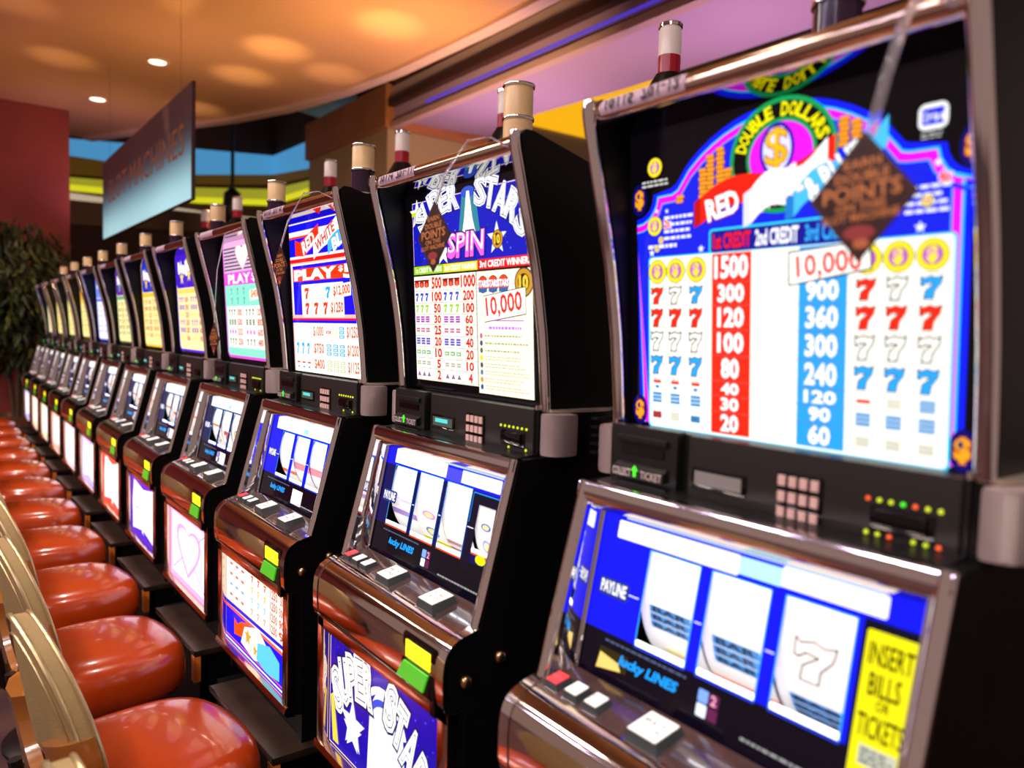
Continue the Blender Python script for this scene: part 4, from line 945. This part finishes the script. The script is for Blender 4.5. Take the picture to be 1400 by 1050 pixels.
# ------------------------------------------------------------------ hanging diamond signs on clear arms
def diamond(mi, c, hw, hh, pts, label):
    dx, dy, rz = off[mi]; t = node('diamond_sign', None, None, (-(mi-2)*PITCH+dx, dy, 0), rz)
    b = MB(); b.prism([(c[0], c[1]+hh), (c[0]-hw, c[1]), (c[0], c[1]-hh), (c[0]+hw, c[1])], -.1015, -.0985, 0, 'y'); node('sign_board', b.mesh('sign_board', [M_['sign_b']]), t)
    A = Art(lambda x, z, l: (x, -.1016-l, z))
    A.line([(c[0], c[1]+hh*.93), (c[0]-hw*.93, c[1]), (c[0], c[1]-hh*.93), (c[0]+hw*.93, c[1]), (c[0], c[1]+hh*.93)], .0012, '5a3020', 1)
    for tx, zz, w_, h_ in (('EARN', .52, .34, .11), ('DOUBLE', .32, .50, .12), ('POINTS', .08, .72, .20), ('ON THIS', -.14, .46, .11), ('SLOT MACHINE', -.30, .72, .10)):
        A.text(tx, c[0]-hw*w_, c[0]+hw*w_, c[1]+hh*(zz-h_*.6), c[1]+hh*(zz+h_*.6), 'd88848', 2, .02, .06)
    A.disc(c[0], c[1]-hh*.55, hw*.30, hh*.12, 'a03838', 2, 14); A.disc(c[0]+.003, c[1]-hh*.72, hw*.16, hh*.08, 'c87040', 3, 12)
    node('lettering', A.mesh('lettering', M_['print_']), t)
    b = MB(); b.tube(pts, .006, 6, 0, .0009); node('plastic_arm', b.mesh('plastic_arm', [M_['clear']]), t)
    tag(t, label, 'sign', 'brown diamond signs hung on the machines')
def arm(c, hh): return [(.252, -.022, 1.728), (.240, -.055, 1.742), (.215, -.085, 1.735), ((.20+c[0])/2, -.100, (1.70+c[1]+hh)/2+.012), (c[0]+.004, -.1005, c[1]+hh-.004)]
diamond(1, (.211, 1.541), .054, .062, [(.250, -.022, 1.728), (.246, -.07, 1.735), (.240, -.095, 1.70), (.228, -.1, 1.65), (.216, -.1005, 1.598)], 'large brown diamond sign hanging over the medallion glass of the nearest machine')
diamond(2, (.134, 1.574), .057, .064, arm((.134, 1.574), .064), 'brown diamond sign hanging beside the arched STARS lettering')
diamond(3, (.104, 1.558), .050, .056, arm((.104, 1.558), .056), 'brown diamond sign seen edge-on left of the PLAY $5 glass')
diamond(4, (.215, 1.356), .055, .056, [(.252, -.022, 1.728), (.262, -.08, 1.70), (.262, -.105, 1.58), (.24, -.104, 1.48), (.219, -.1005, 1.408)], 'small brown diamond sign low beside the pink and mint machine')

# ------------------------------------------------------------------ stools
def superell(hx, hy, n=40, e=3.2):
    P = []
    for k in range(n):
        a = 2*PI*k/n; c, s_ = math.cos(a), math.sin(a); P.append((hx*math.copysign(abs(c)**(2/e), c), hy*math.copysign(abs(s_)**(2/e), s_)))
    return P
def m_seat():
    b = MB(); prof = [(.90, .400), (.97, .408), (1.0, .425), (1.01, .45), (1.0, .485), (.975, .510), (.93, .526), (.84, .541), (.70, .552), (.5, .560), (.25, .563), (.05, .564)]; n = 40; vs = []
    for sc, z in prof:
        e = 2.5+.5*(sc > .6)
        for x, y in superell(.225*sc, .215*sc, n, e): vs.append((x, y, z+.054))
    fs = [[i*n+k, i*n+(k+1) % n, (i+1)*n+(k+1) % n, (i+1)*n+k] for i in range(len(prof)-1) for k in range(n)]+[list(range(n))[::-1], [(len(prof)-1)*n+k for k in range(n)]]
    b.add(vs, fs); return b.mesh('seat_cushion', [M_['vinyl']], 60)
def back_path(k): # 0..1 around the arch (u, w): u across, w up
    n = 36; P = []
    for i in range(n+1):
        a = PI*(-.18+1.36*i/n); P.append((.205*math.cos(a)*k, .68+(.265*math.sin(a) if math.sin(a) > 0 else .20*math.sin(a))*k))
    return P
def bend(u, w_, t): # curved, reclined back: t thickness to the front (+y)
    y = -.204-(w_-.70)*.20+.6*u*u+t; return (u, y, w_)
def m_back():
    b = MB(); P = back_path(1.0); n = len(P); ks = (.0, .35, .7, .92, 1.0); vs = []; fs = []
    for side, t0 in ((1, .016), (0, -.016)):
        base = len(vs)
        for k in ks:
            for u_, w_ in P: 
                uu = u_*k; ww = .68+(w_-.68)*k; tt = t0+(.018*(1-k*k) if side else -.012*(1-k*k)); vs.append(bend(uu, ww, tt))
        for i in range(len(ks)-1):
            for j in range(n-1): fs.append([base+i*n+j, base+i*n+j+1, base+(i+1)*n+j+1, base+(i+1)*n+j])
            fs.append([base+i*n+n-1, base+i*n, base+(i+1)*n, base+(i+1)*n+n-1])
    o1 = (len(ks)-1)*n; o2 = len(ks)*n+(len(ks)-1)*n
    for j in range(n): fs.append([o1+j, o1+(j+1) % n, o2+(j+1) % n, o2+j])
    b.add(vs, fs); bm = b.mesh('backrest', [M_['tan']], 50); return bm
def m_pipe(t, k, r_):
    b = MB(); P = [bend(u_, w_, t) for u_, w_ in back_path(k)]; P.append(P[0]); b.tube(P, r_, 8, 0, cap=False, up=Vector((.1, 1, 0))); return b.mesh('piping', [M_['pipe']])
def m_shell():
    # varnished wooden cap round the lower half of the back
    b = MB(); vs = []; fs = []; n = 25; rows = ((1.03, .012), (1.05, -.01), (1.04, -.034), (.96, -.050), (.80, -.058), (.62, -.050), (.58, -.022))
    for k, t in rows:
        for i in range(n):
            a = PI*(.93+1.14*i/(n-1)); u_ = .205*math.cos(a)*k; w_ = .70+.215*math.sin(a)*k; vs.append(bend(u_, w_, t))
    m_ = len(rows)
    fs = [[i*n+j, i*n+j+1, (i+1)*n+j+1, (i+1)*n+j] for i in range(m_-1) for j in range(n-1)]
    fs += [[(m_-1)*n+j, (m_-1)*n+j+1, j+1, j] for j in range(n-1)]+[[i*n for i in range(m_)], [i*n+n-1 for i in range(m_)][::-1]]
    b.add(vs, fs); return b.mesh('back_shell', [M_['wood']], 50)
def m_post():
    b = MB(); b.lathe([(.22, 0), (.22, .012), (.20, .022), (.05, .035), (.035, .06), (.033, .42), (.12, .432), (.12, .456)], 0, 0, 28); return b.mesh('pedestal', [M_['dark']])
def m_arm(sx):
    b = MB(); b.tube([(sx*.10, -.10, .448), (sx*.10, -.19, .448), (sx*.10, -.235, .50), (sx*.10, -.250, .60)], .014, 8, 0)
    return b.mesh('back_bracket', [M_['dark']])
SHIFT = -.15
def stool(x, y, rz, label):
    t = node('casino_stool', None, None, (x, y, SHIFT), rz)
    node('seat_cushion', cached('seat', m_seat), t); node('pedestal', cached('post', m_post), t); [node('back_bracket', cached(('brk', q), lambda: m_arm(q)), t) for q in (-1, 1)]
    bk = node('backrest', cached('back', m_back), t); node('piping', cached('p1', lambda: m_pipe(.017, 1.0, .005)), bk); node('piping', cached('p2', lambda: m_pipe(-.017, 1.0, .006)), bk); node('piping', cached('p3', lambda: m_pipe(-.021, .86, .0032)), bk)
    node('back_shell', cached('shell', m_shell), t)
    tag(t, label, 'stool', 'red vinyl casino stools along the row'); return t
names = ['nearest red vinyl stool, its orange wooden back shell at the bottom left corner', 'red vinyl stool cut by the bottom edge with a tan padded back', 'second fully visible red vinyl stool from the camera, broad glossy highlight on the seat', 'red vinyl stool in front of the pink and mint machine', 'red vinyl stool level with the violet headed machine', 'red vinyl stool level with the sixth machine', 'red vinyl stool level with the seventh machine', 'red vinyl stool level with the pale blue machine', 'red vinyl stool level with the orange headed machine', 'red vinyl stool level with the third machine from the far end', 'red vinyl stool level with the second machine from the far end', 'farthest red vinyl stool at the foot of the oxblood wall']
for k in range(12):
    stool(.19-.68*k, -.45, (.10, .13, .11, .15, .08, -.06, .1, 0, -.1, .08, 0, .05)[k], names[k])

# ------------------------------------------------------------------ overhead things
def hang_sign():
    t = node('hanging_sign', None, None, (0, .6, 0))
    b = MB(); b.box(-7.76, -4.25, -.012, .012, 2.26, 3.06, 0, .004); 
    mt = mat('sign_face', (.06, .03, .035), .25, coat=.4); node('sign_board', b.mesh('sign_board', [mt]), t)
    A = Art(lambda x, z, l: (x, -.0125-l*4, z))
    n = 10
    cols = [(.34, .62, .68), (.31, .58, .64), (.24, .46, .52), (.15, .30, .36), (.08, .15, .19), (.04, .055, .07), (.030, .022, .028), (.030, .012, .015), (.028, .010, .012), (.028, .010, .012)]  # emissive colour ramp, pale teal below fading to near black above
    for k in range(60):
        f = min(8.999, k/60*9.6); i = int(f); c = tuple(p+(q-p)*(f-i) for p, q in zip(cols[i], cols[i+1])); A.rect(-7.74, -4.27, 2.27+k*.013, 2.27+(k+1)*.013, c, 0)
    A.text('SLOT MACHINES', -7.4, -4.45, 2.60, 2.82, '643420', 3, .0)
    node('graded_face', A.mesh('graded_face', mat('graded_sign_face', (0, 0, 0), .5, attr='both', es=.75)), t)
    for x in (-7.4, -4.6):
        b = MB(); b.tube([(x, 0, 3.05), (x, 0, 4.0)], .0012, 6, up=Vector((0, 1, 0))); node('hanging_wire', b.mesh('hanging_wire', [M_['dark']]), t)
    tag(t, 'long rectangular hanging sign, dark above and pale teal below with orange lettering', 'sign')
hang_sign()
def downlight(x, y, label):
    t = node('downlight', None, None, (x, y, 4.0)); b = MB(); b.lathe([(.11, .002), (.11, -.012), (.085, -.014), (.08, .0)], 0, 0, 24); node('trim_ring', cached('dl1', lambda: b.mesh('trim_ring', [mLip])), t)
    b = MB(); b.lathe([(.078, -.002), (.074, -.008), (.03, -.011)], 0, 0, 24); node('lens', cached('dl2', lambda: b.mesh('lens', [mat('downlight_lens', (1, .9, .7), .4, emis=(1, .85, .6), es=5)])), t)
    tag(t, label, 'ceiling light', 'downlights in the orange soffit')
downlight(-7.05, .97, 'round downlight in the orange soffit, the right and nearer of the two')
downlight(-8.91, .72, 'round downlight in the orange soffit above the oxblood wall, the left one')
# pendant on a thin pole in front of the coloured bands
t = node('ceiling_pendant', None, None, (-11.5, 3.05, 0)); b = MB(); b.tube([(0, 0, 3.6), (0, 0, 6.6)], .03, 8, up=Vector((0, 1, 0))); node('pole', b.mesh('pole', [M_['dark']]), t)
b = MB(); b.lathe([(.05, 3.62), (.13, 3.55), (.15, 3.35), (.15, 3.15), (.10, 3.05), (.02, 3.02)], 0, 0, 20); node('lamp_body', b.mesh('lamp_body', [M_['dark']]), t)
tag(t, 'black pendant on a long thin pole before the yellow-green lit band', 'pendant')
# pale slanted duct under the dark ceiling
b = MB(); b.box(-.5, .5, -.35, .35, -.14, .14, 0, .02); o = node('air_duct', b.mesh('air_duct', [mat('pale_duct', (.45, .42, .36), .6)]), None, (-11.6, 4.6, 5.35), .3); tag(o, 'pale box duct hanging under the dark ceiling left of the wooden bulkhead', 'duct')

# potted plant at the end of the row
t = node('potted_plant', None, None, (-8.75, -.12, -.15))
b = MB(); b.lathe([(.22, 0), (.27, .05), (.32, .45), (.34, .50), (.30, .50), (.29, .44)], 0, 0, 28); node('pot', b.mesh('pot', [mat('clay_pot', (.20, .08, .04), .5)]), t)
b = MB()
for k in range(5):
    a = k*1.3; b.tube([(.03*math.cos(a), .03*math.sin(a), .42), (.10*math.cos(a), .10*math.sin(a), 1.1), (.2*math.cos(a+.3), .2*math.sin(a+.3), 1.8)], [.022, .017, .010], 7)
node('stem', b.mesh('stem', [mat('bark', (.10, .06, .03), .8)]), t)
b = MB(); random.seed(11)
for k in range(2600):
    while True:
        p = Vector((random.uniform(-1, 1), random.uniform(-1, 1), random.uniform(-1, 1)))
        if .25 < p.length < 1: break
    c = Vector((p.x*.62, p.y*.66, 1.85+p.z*.86))
    if p.z < -.2: c.x *= .85; c.y *= .85
    dr = Vector((p.x+random.uniform(-.5, .5), p.y+random.uniform(-.5, .5), -random.uniform(0, 1.1))).normalized(); sd = dr.cross(Vector((0, 0, 1))).normalized(); L = random.uniform(.09, .19); wd = L*.17
    nr = dr.cross(sd)*.02
    b.add([c, c+dr*L*.4+sd*wd+nr, c+dr*L-Vector((0, 0, L*.25)), c+dr*L*.4-sd*wd+nr], [(0, 1, 2), (0, 2, 3)], random.choice((0, 0, 1, 2)))
lf = node('foliage', b.mesh('foliage', [mat('leaf_green', (.030, .042, .005), .6), mat('leaf_dark', (.010, .016, .003), .6), mat('leaf_light', (.10, .105, .015), .5)], 0), t); lf['kind'] = 'stuff'
tag(t, 'big leafy potted plant at the far end of the row against the oxblood wall', 'plant')
